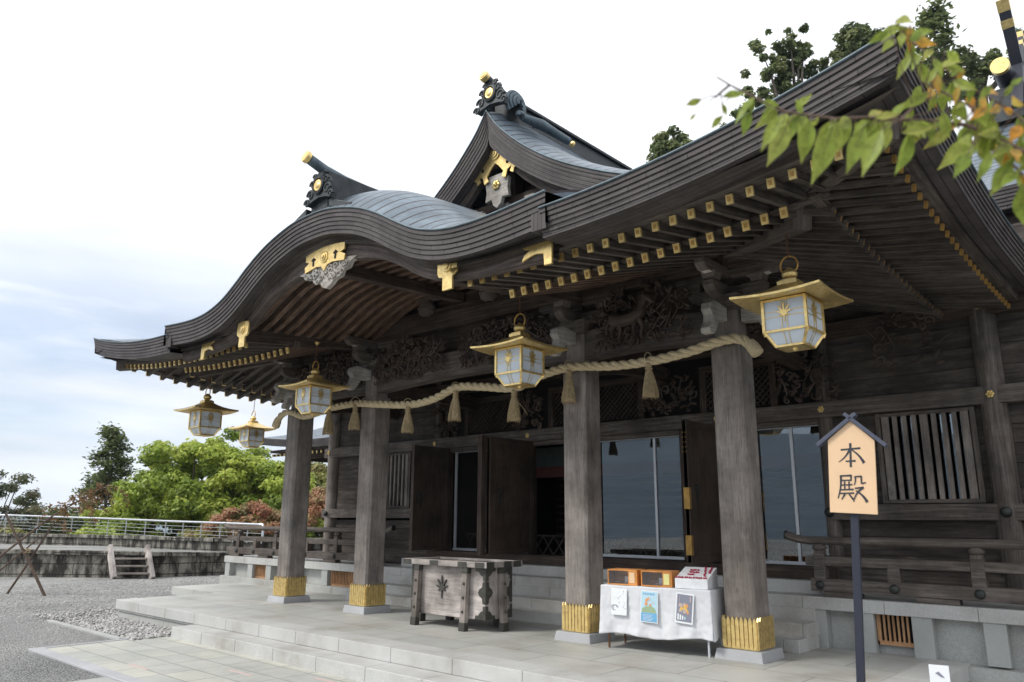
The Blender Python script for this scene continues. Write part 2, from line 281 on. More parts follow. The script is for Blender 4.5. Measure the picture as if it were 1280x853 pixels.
# ------------------------------------------------------------------ mesh helpers
class MB:
    def __init__(s): s.v = []; s.f = []; s.uv = []; s.mi = []; s.sm = []
    def add(s, verts, faces, uvs=None, mi=0, smooth=False):
        o = len(s.v); s.v += [tuple(p) for p in verts]
        for i, f in enumerate(faces):
            s.f.append([o+k for k in f]); s.uv.append(uvs[i] if uvs else [(0, 0)]*len(f)); s.mi.append(mi); s.sm.append(smooth)
        return s
    def frame(s, c, ax, ay, az, hx, hy, hz, mi=0, top=1.0, ends=True):
        """box centred c with unit axes; u runs along ax; top scales the +az face in ax, ay"""
        c = Vector(c); P = []
        for k in (-1, 1):
            q = top if k > 0 else 1
            for (i, j) in ((-1,-1), (1,-1), (1,1), (-1,1)): P.append(c + ax*(hx*i*q) + ay*(hy*j*q) + az*(hz*k))
        fs = [(0,3,2,1), (4,5,6,7), (0,1,5,4), (1,2,6,5), (2,3,7,6), (3,0,4,7)]
        ou, ov = random.uniform(0, 50), random.uniform(0, 50)
        lx, ly, lz = 2*hx, 2*hy, 2*hz
        def r(a, b, o2): return [(ou, ov+o2), (ou+a, ov+o2), (ou+a, ov+o2+b), (ou, ov+o2+b)]
        uv = [[(ou, ov), (ou, ov+ly), (ou+lx, ov+ly), (ou+lx, ov)], r(lx, ly, ly+lz), r(lx, lz, ly), [(ou+lx, ov), (ou+lx+.02, ov+ly), (ou+lx+.02+lz*.1, ov+ly), (ou+lx+lz*.1, ov)],
              [(ou+lx, ov+2*ly), (ou, ov+2*ly), (ou, ov+2*ly+lz), (ou+lx, ov+2*ly+lz)], [(ou, ov), (ou+.02, ov+ly), (ou+.02+lz*.1, ov+ly), (ou+lz*.1, ov)]]
        return s.add(P, fs, uv, mi)
    def box(s, x0, x1, y0, y1, z0, z1, mi=0, top=1.0):
        dx, dy, dz = x1-x0, y1-y0, z1-z0; c = ((x0+x1)/2, (y0+y1)/2, (z0+z1)/2)
        X, Y, Z = Vector((1,0,0)), Vector((0,1,0)), Vector((0,0,1))
        if top != 1.0: return s.frame(c, X, Y, Z, dx/2, dy/2, dz/2, mi, top)
        if dx >= dy and dx >= dz: return s.frame(c, X, Y, Z, dx/2, dy/2, dz/2, mi)
        if dy >= dz: return s.frame(c, Y, -X, Z, dy/2, dx/2, dz/2, mi)
        return s.frame(c, Z, Y, -X, dz/2, dy/2, dx/2, mi)
    def beam(s, p0, p1, wd, h, mi=0, up=(0, 0, 1)):
        p0, p1 = Vector(p0), Vector(p1); a = (p1-p0); l = a.length; a.normalize()
        u = Vector(up); sd_ = u.cross(a)
        if sd_.length < 1e-4: sd_ = Vector((1, 0, 0)).cross(a)
        sd_.normalize(); u = a.cross(sd_)
        return s.frame((p0+p1)/2, a, sd_, u, l/2, wd/2, h/2, mi)
    def tube(s, pts, r, n=8, mi=0, cap=True, smooth=True):
        pts = [Vector(p) for p in pts]; rs = r if isinstance(r, (list, tuple)) else [r]*len(pts)
        V = []; ref = None; ul = [0]
        for i, p in enumerate(pts):
            t_ = (pts[min(i+1, len(pts)-1)] - pts[max(i-1, 0)]).normalized()
            if ref is None:
                ref = Vector((0, 0, 1)) if abs(t_.z) < .9 else Vector((1, 0, 0))
            a = (ref - t_*ref.dot(t_)).normalized(); b = t_.cross(a); ref = a
            V += [p + (a*math.cos(2*PI*k/n) + b*math.sin(2*PI*k/n))*rs[i] for k in range(n)]
            if i: ul.append(ul[-1] + (p-pts[i-1]).length)
        fs, uv = [], []; ov = random.uniform(0, 20); circ = 2*PI*max(rs)
        for i in range(len(pts)-1):
            for k in range(n):
                k2 = (k+1) % n
                fs.append((i*n+k, i*n+k2, (i+1)*n+k2, (i+1)*n+k))
                v0, v1 = ov+circ*k/n, ov+circ*(k+1)/n
                uv.append([(ul[i], v0), (ul[i], v1), (ul[i+1], v1), (ul[i+1], v0)])
        s.add(V, fs, uv, mi, smooth)
        if cap:
            s.add(V[:n], [tuple(range(n-1, -1, -1))], None, mi); s.add(V[-n:], [tuple(range(n))], None, mi)
        return s
    def cyl(s, p0, p1, r0, r1=None, n=16, mi=0, smooth=True): return s.tube([p0, p1], [r0, r1 if r1 is not None else r0], n, mi, True, smooth)
    def lathe(s, c, prof, n=20, mi=0, axis=(0, 0, 1), smooth=True):
        a = Vector(axis).normalized(); x = a.orthogonal().normalized(); y = a.cross(x); c = Vector(c); V = []
        for (r, h) in prof: V += [c + a*h + (x*math.cos(2*PI*k/n) + y*math.sin(2*PI*k/n))*r for k in range(n)]
        fs = []; uv = []
        for i in range(len(prof)-1):
            for k in range(n):
                k2 = (k+1) % n; fs.append((i*n+k, i*n+k2, (i+1)*n+k2, (i+1)*n+k)); uv.append([(k/n, i*.1), ((k+1)/n, i*.1), ((k+1)/n, i*.1+.1), (k/n, i*.1+.1)])
        return s.add(V, fs, uv, mi, smooth)
    def prism(s, pts, o, ax, ay, th, mi=0):
        """outline pts (a, b) on plane o+a*ax+b*ay, extruded by th along ax x ay (both ways); triangulated fan-safe ngon"""
        ax, ay = Vector(ax).normalized(), Vector(ay).normalized(); nz = ax.cross(ay); o = Vector(o); n = len(pts)
        A = sum(pts[i][0]*pts[(i+1) % n][1] - pts[(i+1) % n][0]*pts[i][1] for i in range(n))
        if A < 0: pts = pts[::-1]
        V = [o + ax*a + ay*b + nz*(th/2) for a, b in pts] + [o + ax*a + ay*b - nz*(th/2) for a, b in pts]
        fs = [tuple(range(n)), tuple(range(2*n-1, n-1, -1))]; uv = [[(a, b) for a, b in pts], [(a, b) for a, b in reversed(pts)]]
        for i in range(n):
            j = (i+1) % n; fs.append((i, n+i, n+j, j)); l = math.dist(pts[i], pts[j]); uv.append([(0, 0), (0, th), (l, th), (l, 0)])
        return s.add(V, fs, uv, mi)
    def strip(s, A, B, mi=0, v0=0, v1=None, smooth=False, flip=False):
        """quads between polylines A and B; u is length along A"""
        n = len(A); A = [Vector(p) for p in A]; B = [Vector(p) for p in B]; ul = [0]
        for i in range(1, n): ul.append(ul[-1] + (A[i]-A[i-1]).length)
        fs, uv = [], []
        for i in range(n-1):
            hh = v1 if v1 is not None else v0 + (A[i]-B[i]).length
            f = (i, i+1, n+i+1, n+i); q = [(ul[i], v0), (ul[i+1], v0), (ul[i+1], hh), (ul[i], hh)]
            if flip: f = f[::-1]; q = q[::-1]
            fs.append(f); uv.append(q)
        return s.add(A+B, fs, uv, mi, smooth)
    def grid(s, fn, us, vs, mi=0, uvf=None, smooth=True, flip=False):
        V = [Vector(fn(a, b)) for b in vs for a in us]; n = len(us); fs = []; uv = []
        for j in range(len(vs)-1):
            for i in range(n-1):
                q = (j*n+i, j*n+i+1, (j+1)*n+i+1, (j+1)*n+i); c4 = [(us[i], vs[j]), (us[i+1], vs[j]), (us[i+1], vs[j+1]), (us[i], vs[j+1])]
                if uvf: c4 = [uvf(*e) for e in c4]
                if flip: q = q[::-1]; c4 = c4[::-1]
                fs.append(q); uv.append(c4)
        return s.add(V, fs, uv, mi, smooth)
    def ball(s, c, r, sub=1, mi=0, sc=(1, 1, 1), rot=None):
        bm = bmesh.new(); bmesh.ops.create_icosphere(bm, subdivisions=sub, radius=1)
        V = []
        for v in bm.verts:
            p = Vector((v.co.x*sc[0]*r, v.co.y*sc[1]*r, v.co.z*sc[2]*r))
            if rot: p = rot @ p
            V.append(p + Vector(c))
        fs = [[v.index for v in f.verts] for f in bm.faces]; bm.free()
        return s.add(V, fs, None, mi, True)
    def build(s, name, mats, parent=None, bevel=0, fix=False):
        me = bpy.data.meshes.new(name); me.from_pydata(s.v, [], s.f)
        ul = me.uv_layers.new(name='UVMap')
        flat = [c for f in s.uv for p in f for c in p]; ul.data.foreach_set('uv', flat)
        if not isinstance(mats, (list, tuple)): mats = [mats]
        for q in mats: me.materials.append(M[q] if isinstance(q, str) else q)
        me.polygons.foreach_set('material_index', s.mi); me.polygons.foreach_set('use_smooth', s.sm)
        me.update()
        o = bpy.data.objects.new(name, me); COL.objects.link(o)
        if parent: o.parent = parent
        if bevel:
            b = o.modifiers.new('bevel', 'BEVEL'); b.width = bevel; b.segments = 2; b.limit_method = 'ANGLE'
        return o
def thing(name, label, cat, loc=(0, 0, 0), rz=0, group=None):
    o = bpy.data.objects.new(name, None); COL.objects.link(o); o.location = loc; o.rotation_euler = (0, 0, rz)
    o.empty_display_size = .2; o['label'] = label; o['category'] = cat
    if group: o['group'] = group
    return o
def tag(o, label, cat, group=None):
    o['label'] = label; o['category'] = cat
    if group: o['group'] = group
    return o
def struct(o, kind='structure'): o['kind'] = kind; return o
def copy_tree(o, parent=None):
    c = o.copy(); COL.objects.link(c)
    if parent: c.parent = parent
    for ch in [x for x in bpy.data.objects if x.parent == o]: copy_tree(ch, c)
    return c
def lerp(a, b, t): return a + (b-a)*t
def interp(tab, x):
    if x <= tab[0][0]: return tab[0][1]
    for (x0, y0), (x1, y1) in zip(tab, tab[1:]):
        if x <= x1: return lerp(y0, y1, (x-x0)/(x1-x0))
    return tab[-1][1]
def smooth_tab(tab, x):
    """Catmull-Rom through a table"""
    n = len(tab)
    if x <= tab[0][0]: return tab[0][1]
    if x >= tab[-1][0]: return tab[-1][1]
    for i in range(n-1):
        if x <= tab[i+1][0]:
            x0, y0 = tab[i]; x1, y1 = tab[i+1]; h = x1-x0
            m0 = (tab[i+1][1]-tab[i-1][1])/(tab[i+1][0]-tab[i-1][0]) if i else 0
            m1 = (tab[i+2][1]-tab[i][1])/(tab[i+2][0]-tab[i][0]) if i+2 < n else (y1-y0)/h
            t = (x-x0)/h; t2 = t*t; t3 = t2*t
            return (2*t3-3*t2+1)*y0 + (t3-2*t2+t)*h*m0 + (-2*t3+3*t2)*y1 + (t3-t2)*h*m1
def frange(a, b, n): return [a+(b-a)*i/(n-1) for i in range(n)]
# ================================================================== GROUND AND TERRACES
def gz(x, y):
    """height of the land outside the precinct"""
    d = max(-46-x, x-30, y-60, -60-y, 0)
    # left edge beyond the upper wall line drops away
    line = (x+43)*(2.6) - (y-11.5)*17.4*0  # unused tilt
    z = -.36
    if d > 0: z -= min(d*.45, 70)
    rr = math.hypot(x, y); a = math.atan2(y, x)
    if rr > 500:
        hgt = (rr-500)/1500
        front = max(0, math.cos(a+PI*.66))**3     # higher ranges to the south-west
        ridge = 40 + 215*front + (36+60*front)*noise.noise(Vector((x*.0016, y*.0016, 3.1))) + (14+22*front)*noise.noise(Vector((x*.006, y*.006, 1)))
        z = lerp(z, max(z, -50+ridge*min(1, hgt)), min(1, hgt*1.4))
    return z
xs = []
def axis():
    a = [0]; s_ = 6
    while a[-1] < 4200: a.append(a[-1]+s_); s_ *= 1.09
    return sorted([-q for q in a[1:]] + a)
AX = axis()
g = MB(); g.grid(lambda a, b: (a, b, gz(a, b)), AX, AX)
o = struct(g.build('ground', 'gravel'))
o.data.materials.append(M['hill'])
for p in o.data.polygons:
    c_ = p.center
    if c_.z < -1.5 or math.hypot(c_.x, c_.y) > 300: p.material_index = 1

# fine gravel court left of the kerb, paved approach
g = MB(); g.grid(lambda a, b: (a, b, -.352), frange(-44, 8, 20), frange(-14, 5.4, 10))
struct(g.build('gravel_ground', 'gravel_fine'))
def pave():
    m, t, b = newmat('paving'); c = coords(t)
    n = tex(t, 'ShaderNodeTexNoise', 90, c.outputs['Object'], 3, .7)
    base = ramp(t, n.outputs['Fac'], [(.35, (.41,.41,.395)), (.65, (.52,.52,.50))])
    br = t.nodes.new('ShaderNodeTexBrick'); br.offset = 0; br.inputs['Scale'].default_value = 1; br.inputs['Brick Width'].default_value = .62; br.inputs['Row Height'].default_value = .42; br.inputs['Mortar Size'].default_value = .012
    br.inputs['Color1'].default_value = (1.08,1.07,.99,1); br.inputs['Color2'].default_value = (.90,.91,.91,1); br.inputs['Mortar'].default_value = (.62,.62,.60,1); br.inputs['Bias'].default_value = -.1
    t.links.new(c.outputs['Object'], br.inputs['Vector'])
    col = mixc(t, 1, base.outputs[0], br.outputs['Color'], 'MULTIPLY')
    st = tex(t, 'ShaderNodeTexNoise', 1.6, c.outputs['Object'], 7, .7)
    sr = ramp(t, st.outputs['Fac'], [(.3, (.78,.8,.8)), (.6, (1.05,1.05,1.03))]); col = mixc(t, 1, col, sr.outputs[0], 'MULTIPLY')
    t.links.new(col, b.inputs['Base Color']); b.inputs['Roughness'].default_value = .7; bump(t, b, n.outputs['Fac'], .2, .003); return m
M['paving'] = pave()
g = MB(); g.box(-13.05, -2.3, 4.3, 6.1, -.5, -.335); struct(g.build('forecourt_pavement', 'paving', bevel=.008))
g = MB(); g.box(-13.15, -2.3, 4.12, 4.3, -.5, -.325); g.box(-13.15, -13.05, 4.3, 5.9, -.5, -.327); struct(g.build('border_kerb', 'granite_plinth', bevel=.008))
g = MB(); g.box(-10.3, -2.3, 1.0, 4.11, -.5, -.342); struct(g.build('approach_path', 'granite', bevel=.008))
g = MB(); g.box(-16.4, -13.16, 5.38, 5.48, -.5, -.318); g.box(-13.3, -13.16, 5.48, 6.05, -.5, -.322); struct(g.build('kerb', 'granite', bevel=.01))
g = MB()
for x, y in ((-9.6, 5.3), (-10.9, 4.6), (-7.6, 5.6), (-6.2, 5.2), (-8.4, 5.75)):
    g.box(x, x+.55, y, y+.06, -.335, -.3325)
g.build('path_marking', M['ink_pink']); struct(bpy.data.objects['path_marking'])
M['ink_pink'].node_tree.nodes['Principled BSDF'].inputs['Roughness'].default_value = .8

# stone terrace in front of the hall
g = MB(); g.box(-15.95, -2.36, 6.42, 10.2, -.20, 0.0); g.box(-18.1, -15.951, 8.46, 10.2, -.18, -.004)
struct(g.build('terrace_floor', ['granite_floor'], bevel=.008))
g = MB()
x = -15.95
i = 0
while x < -2.36:
    x1 = min(x+1.02+.06*math.sin(i), -2.36); g.box(x+.003, x1-.003, 6.40, 6.80, -.165, .003); x = x1; i += 1
y = 6.81
while y < 10.1: g.box(-2.75, -2.34, y+.003, min(y+.98, 10.15), -.165, .003); y += .98
struct(g.build('terrace_kerb', 'granite_step', bevel=.006))
g = MB()
x = -15.9; i = 0
while x < -2.4:
    x1 = min(x+.96, -2.4); g.box(x+.003, x1-.003, 6.45, 6.7, -.5, -.167); x = x1
g.box(-15.9, -15.6, 6.7, 10, -.5, -.167); g.box(-18.05, -16, 8.5, 8.8, -.5, -.167); g.box(-18.05, -17.8, 8.8, 10, -.5, -.167); g.box(-2.7, -2.42, 6.6, 10.1, -.5, -.167)
struct(g.build('terrace_foundation_wall', 'granite_green', bevel=.006))
g = MB(); x = -12.75
while x < -2.4:
    x1 = min(x+1.0, -2.4); g.box(x+.003, x1-.003, 6.02, 6.44, -.5, -.168); x = x1
struct(g.build('terrace_step_kerb', 'granite_step', bevel=.008))
g = MB(); g.box(-2.35, 6, 8.6, 10.2, -.5, -.24); struct(g.build('side_pavement', 'granite_floor'))
# stones heaped in the border bed
g = MB()
for k in range(4600):
    x = random.uniform(-17.6, -12.9); y = random.uniform(5.5, 6.45) if x > -15.9 else random.uniform(5.5, 8.3)
    r = random.uniform(.010, .032); g.ball((x, y, -.35+r*.4+random.uniform(0, .03)), r, 1, 0, (random.uniform(.7, 1.3), random.uniform(.7, 1.3), random.uniform(.5, .8)))
struct(g.build('gravel', 'pebble'), 'stuff')
g = MB()
for k in range(5200):
    x = random.uniform(-25.5, -14.5); y = random.uniform(5.0, 13.0)
    if x > -18.2 and y > 8.3: continue
    r = random.uniform(.008, .024); g.ball((x, y, -.36+r*.4), r, 1, 0, (random.uniform(.7, 1.3), random.uniform(.7, 1.3), .6))
struct(g.build('scattered_gravel', 'pebble'), 'stuff')
# ================================================================== THE HALL
XC = -8.84
hall = thing('shrine_hall', 'large dark timber shrine hall with layered copper roofs, curved front gable and gold fittings', 'shrine', (XC, 8.5, 0))
HM = Matrix.Translation((-XC, -8.5, 0))
def part(mb, name, mats, parent=None, bevel=0, label=None):
    o = mb.build(name, mats, parent or hall, bevel)
    if parent is None or parent is hall: o.matrix_parent_inverse = HM
    if label: o['label'] = label
    return o
# ---- profiles
KT = [(0,5.62),(.4,5.60),(.87,5.50),(1.25,5.37),(1.6,5.20),(1.95,5.00),(2.3,4.83),(2.7,4.72),(3.1,4.68),(3.55,4.685),(4.25,4.735)]
def kz(s): return smooth_tab(KT, abs(s))
def ze(x):                       # top of the front eave
    return 4.58 + .45*max(0, (abs(x-XC)-4.0)/3.56)**2.1
XL, XR, YE = -16.4, -1.28, 5.6
def zs(y):                       # top of the side eave
    return 4.56 + .47*max(0, (9.4-y)/3.8)**2.1
def rise(d): return .30*d + .017*d*d
YR = 14.4
def zmain(x, y):
    dF = y-YE; dS = min(x-XL, XR-x); dB = 2*YR-YE-y; d = min(dF, dS, dB)
    if d == dF: e = ze(x)
    elif d == dS: e = zs(min(y, 20))
    else: e = 4.58
    # blend eave heights near the hip
    w_ = math.exp(-abs(dF-dS)*1.2); e = lerp(e, .5*(ze(x)+zs(y)), w_) if dF < 9 else e
    return e*1.0 + rise(d) - (e-4.58)*min(1, d/4)*.8
# main roof : three sheets sharing the eaves
g = MB()
nd = 24
def front_sheet(u, v):           # v = distance in from eave, u in 0..1 across
    v2 = v; x0, x1 = XL+v2, XR-v2
    x = lerp(x0, x1, u); return (x, YE+v2, zmain(x, YE+v2))
vs = frange(0, 7.55, nd); us = frange(0, 1, 70)
g.grid(front_sheet, us, vs, 0, lambda u, v: (lerp(XL+v, XR-v, u), v))
keep = [i for i, f in enumerate(g.f) if not (abs(sum(g.v[k][0] for k in f)/4-XC) < 2.7 and sum(g.v[k][1] for k in f)/4 < 8.9)]   # opening of the curved gable
g.f = [g.f[i] for i in keep]; g.uv = [g.uv[i] for i in keep]; g.mi = [g.mi[i] for i in keep]; g.sm = [g.sm[i] for i in keep]
def right_sheet(u, v): y = lerp(YE+v, 2*YR-YE-v, u); return (XR-v, y, zmain(XR-v, y))
g.grid(right_sheet, us, vs, 0, lambda u, v: (lerp(YE+v, 2*YR-YE-v, u), v))
def left_sheet(u, v): y = lerp(YE+v, 2*YR-YE-v, u); return (XL+v, y, zmain(XL+v, y))
g.grid(left_sheet, us, vs, 0, lambda u, v: (lerp(YE+v, 2*YR-YE-v, u), v), flip=True)
def back_sheet(u, v): x = lerp(XL+v, XR-v, u); return (x, 2*YR-YE-v, zmain(x, 2*YR-YE-v))
g.grid(back_sheet, us, vs, 0, lambda u, v: (lerp(XL+v, XR-v, u), v), flip=True)
roof = part(g, 'roof', ['copper_roof'])
g = MB(); g.beam((XL+7.4, YR-.0, zmain(XC, YR-1.2)+.35), (XR-7.4, YR, zmain(XC, YR-1.2)+.35), .5, .5)
part(g, 'ridge', 'bronze', roof)
# ---- layered eave edges
def fascia(mb, top, down, out, th, rows=6, rec=.012, mi=0):
    n = len(top); top = [Vector(p) for p in top]; down = [Vector(d).normalized() for d in down]; out = [Vector(q).normalized() for q in out]
    prev = None
    for r in range(rows):
        a = th*r/rows; b = th*(r+1)/rows; off = .03-rec*r
        A = [top[i]+down[i]*a+out[i]*off for i in range(n)]; B = [top[i]+down[i]*b+out[i]*off for i in range(n)]
        mb.strip(A, B, mi, a, b)
        C_ = [top[i]+down[i]*b+out[i]*(off-rec) for i in range(n)]
        mb.strip(B, C_, mi, b, b+.003)
    I = [top[i]-out[i]*.02+down[i]*0 for i in range(n)]
    mb.strip([top[i]+out[i]*.03 for i in range(n)], I, mi, 0, .02, flip=True)
    # underside going in
    B = [top[i]+down[i]*th+out[i]*(.03-rec*rows) for i in range(n)]; C_ = [p-out[i]*.45-down[i]*.02 for i, p in enumerate(B)]
    mb.strip(B, C_, mi, 0, .3)
D = (0, 0, -1)
xs_r = frange(XC+4.15, XR, 26); xs_l = frange(XL, XC-4.15, 26)
g = MB()
for xs_ in (xs_r, xs_l):
    g = MB(); fascia(g, [(x, YE, ze(x)) for x in xs_], [D]*26, [(0, -1, 0)]*26, .30); part(g, 'eave_edge', 'fascia', roof)
g = MB()
ys_ = frange(YE, 20, 50)
fascia(g, [(XR, y, zs(y)) for y in ys_], [D]*50, [(1, 0, 0)]*50, .30)
part(g, 'eave_edge', 'fascia', roof); g = MB()
fascia(g, [(XL, y, zs(y)) for y in reversed(ys_)], [D]*50, [(-1, 0, 0)]*50, .30)
part(g, 'eave_edge', 'fascia', roof)
# thin copper lip along the top of the eaves
g = MB()
for xs_ in (xs_r, xs_l): g = MB(); g.tube([(x, YE-.035, ze(x)+.006) for x in xs_], .014, 6); part(g, 'eave_lip', 'bronze_blue', roof)
g = MB()
g.tube([(XR+.035, y, zs(y)+.006) for y in ys_], .014, 6); part(g, 'eave_lip', 'bronze_blue', roof); g = MB(); g.tube([(XL-.035, y, zs(y)+.006) for y in ys_], .014, 6)
part(g, 'eave_lip', 'bronze_blue', roof)
# ---- soffit under the eave edge and kayaoi beam that the upper rafters carry
def zu(x): return 4.235 + .26*max(0, (abs(x-XC)-3.4)/3.8)**2.3      # centre height of the upper rafter ends
def zl(x): return 4.27 + .13*max(0, (abs(x-XC)-3.2)/3.0)**2
def zus(y): return 4.10 + .40*max(0, (11-y)/4.9)**2.2
def zls(y): return 4.13 + .30*max(0, (11-y)/4.1)**2
YU, YL = 6.1, 6.85; XUR, XUL, XLR, XLL = -1.60, -16.08, -2.35, -15.33
g = MB()
for a, b in ((XC+2.6, XUR), (XUL, XC-2.6)):
    q = frange(a, b, 22); sgn = 1 if b == XUR else -1
    def ex(x, d): return x + (d if (b == XUR and x > XUR-.01) or (a == XUL and x < XUL+.01) else 0)*sgn
    P0 = [(x+((x-XC)/7.24)*.28*(abs(x-XC) > 6), YE+.1, ze(x)-.29) for x in q]
    P1 = [(x, YU-.16, zu(x)+.17) for x in q]; P2 = [(x, YU-.10, zu(x)+.16) for x in q]; P3 = [(x, YU-.10, zu(x)+.055) for x in q]; P4 = [(x, YU+.2, zu(x)+.055) for x in q]
    g.strip(P0, P1, 0); g.strip(P1, P2, 0); g.strip(P2, P3, 0); g.strip(P3, P4, 0); part(g, 'eave_board', 'wood_soffit', roof); g = MB()
q = frange(YU, 15.5, 40)
for sx_, XE, XU in ((1, XR, XUR), (-1, XL, XUL)):
    P0 = [(XE-sx_*.1, y-(.4 if i == 0 else 0), zs(y-(.4 if i == 0 else 0))-.29) for i, y in enumerate(q)]
    P1 = [(XU+sx_*.16, y-(.16 if i == 0 else 0), zus(y)+.17) for i, y in enumerate(q)]; P2 = [(XU+sx_*.10, y-(.1 if i == 0 else 0), zus(y)+.16) for i, y in enumerate(q)]
    P3 = [(XU+sx_*.10, y-(.1 if i == 0 else 0), zus(y)+.055) for i, y in enumerate(q)]; P4 = [(XU-sx_*.2, y, zus(y)+.055) for y in q]
    fl = sx_ > 0
    for A_, B_ in ((P0, P1), (P1, P2), (P2, P3), (P3, P4)): g.strip(A_, B_, 0)
    part(g, 'eave_board', 'wood_soffit', roof); g = MB()
# ---- rafters with gold caps
HY = 8.8
cap_cache = {}
def rafter(name, p_end, p_in, wd, h, capsz, capshade='gold', label=None):
    g = MB(); g.beam(p_in, p_end, wd, h)
    o = part(g, name, 'wood_rib' if name == 'rafter' and abs(p_end[1]-YL) < .01 and p_end[0] < -5 else 'wood_soffit')
    d = (Vector(p_end)-Vector(p_in)).normalized()
    c_ = MB(); c_.beam(Vector(p_end)-d*.015, Vector(p_end)+d*.012, wd*1.12, h*1.12)
    # raised rim and boss
    e = Vector(p_end)+d*.012
    c_.beam(e, e+d*.004, wd*.5, h*.5, 1)
    k = c_.build('gold_cap', [capshade, 'gold_dull'], o, 0)
    return o
def clip_in(x, y):               # hip line from the corner pillar outward
    return 0
STEP = .194
x = XUR-.13; 
while x > XC+2.62:
    yi = min(7.4, max(YU+.35, YU + (XUR-x)*1.0 + .1)) if x > XUR-1.3 else 7.4
    rafter('flying_rafter', (x, YU, zu(x)), (x, yi, zu(x)+.02+(yi-YU)*.16), .060, .080, 0)
    x -= STEP
x = XUL+.13
while x < XC-2.35:
    yi = min(7.4, max(YU+.35, YU + (x-XUL)*1.0 + .1)) if x < XUL+1.3 else 7.4
    rafter('flying_rafter', (x, YU, zu(x)), (x, yi, zu(x)+.02+(yi-YU)*.16), .060, .080, 0)
    x += STEP
x = XLR-.36
while x > XC+2.55:
    yi = min(10.9, YL + (XLR-x)*1.0+.05)
    rafter('rafter', (x, YL, zl(x)), (x, yi, zl(x)+(yi-YL)*.29), .066, .092, 0)
    x -= STEP
x = XLL+.36
while x < XC-2.3:
    yi = min(10.9, YL + (x-XLL)*1.0+.05)
    rafter('rafter', (x, YL, zl(x)), (x, yi, zl(x)+(yi-YL)*.29), .066, .092, 0)
    x += STEP
y = YU+.18
while y < 11.2:
    xi = max(-2.9, XUR-max(.35, (y-YU)+.1))
    rafter('flying_rafter', (XUR, y, zus(y)), (xi, y, zus(y)+.02+(XUR-xi)*.16), .045, .055, 0, 'gold_dull'); y += STEP*.9
y = YL+.3
while y < 11.2:
    xi = max(-5.2, XLR-(y-YL)-.05)
    rafter('rafter', (XLR, y, zls(y)), (xi, y, zls(y)+(XLR-xi)*.29), .055, .08, 0, 'wood_grey'); y += STEP*.8
# left side rafters, seen end-on under the far corner
y = YU+.18
while y < 10.4:
    xi = min(-14.8, XUL+max(.35, (y-YU)+.1))
    rafter('flying_rafter', (XUL, y, zus(y)), (xi, y, zus(y)+.02+(xi-XUL)*.16), .072, .10, 0); y += STEP*1.5
y = YL+.3
while y < 10.4:
    xi = min(-12.6, XLL+(y-YL)+.05)
    rafter('rafter', (XLL, y, zls(y)), (xi, y, zls(y)+(xi-XLL)*.29), .078, .105, 0); y += STEP*1.2
# boards above the rafters
g = MB()
def soff(x, y):
    d = min(y-YL, XLR-x, x-XLL); 
    dS = min(XLR-x, x-XLL); e = zl(x) if y-YL < dS else zls(y)
    return e+.056+d*.29
def upb(x, y):
    dS = min(XUR-x, x-XUL); d = min(y-YU, dS); e = zu(x) if y-YU < dS else zus(y)
    return e+.056+d*.16
for (xa, xb) in ((XC+2.5, XLR), (XLL, XC-2.3)):
    g.grid(lambda a, b: (a, b, soff(a, b)), frange(xa, xb, 30), frange(YL, 11.0, 30), 0, lambda a, b: (b, a), False)
g.grid(lambda a, b: (a, b, soff(a, b)), frange(XC-2.3, XC+2.5, 4), frange(8.5, 11.0, 5), 0, lambda a, b: (b, a), False)
for (xa, xb) in ((XC+2.5, XUR), (XUL, XC-2.3)):
    g.grid(lambda a, b: (a, b, upb(a, b)), frange(xa, xb, 20), frange(YU, YL+.1, 4), 0, lambda a, b: (b, a), False)
g.grid(lambda a, b: (a, b, upb(a, b)), frange(XLR-.1, XUR, 4), frange(YL+.1, 15, 24), 0, None, False)
g.grid(lambda a, b: (a, b, upb(a, b)), frange(XUL, XLL+.1, 4), frange(YL+.1, 15, 24), 0, None, False)
g.grid(lambda a, b: (a, b, zls(b)+.056+min(XLR-a, b-YL)*.29), frange(-5.3, XLR, 10), frange(11, 15, 8), 0, None, False)
part(g, 'soffit', 'wood_soffit', roof)
# kioi : beam on the lower rafter ends that carries the upper row
g = MB()
for a, b in ((XC+2.5, XLR+.05), (XLL-.05, XC-2.3)):
    q = frange(a, b, 14)
    g = MB()
    for i in range(13): g.beam((q[i], YL+.09, zl(q[i])+.105), (q[i+1], YL+.09, zl(q[i+1])+.105), .10, .10)
    part(g, 'eave_purlin', 'wood_soffit')
q = frange(YL, 15, 24)
for xx in (XLR-.09, XLL+.09):
    g = MB()
    for i in range(23): g.beam((xx, q[i], zls(q[i])+.105), (xx, q[i+1], zls(q[i+1])+.105), .10, .10)
    part(g, 'eave_purlin', 'wood_soffit')
# hip rafters
for sx_, xc_, xe in ((1, -4.33, XUR), (-1, -13.37, XUL)):
    g = MB(); g.beam((xc_-sx_*.3, 9.1, 5.0), (lerp(xc_, xe, .62), lerp(HY, YU, .62), 4.42), .19, .26)
    g.beam((lerp(xc_, xe, .40), lerp(HY, YU, .40), 4.72), (xe+sx_*.10, YU-.10, 4.52), .17, .22)
    h = part(g, 'hip_rafter', 'wood_grey', None, .01)
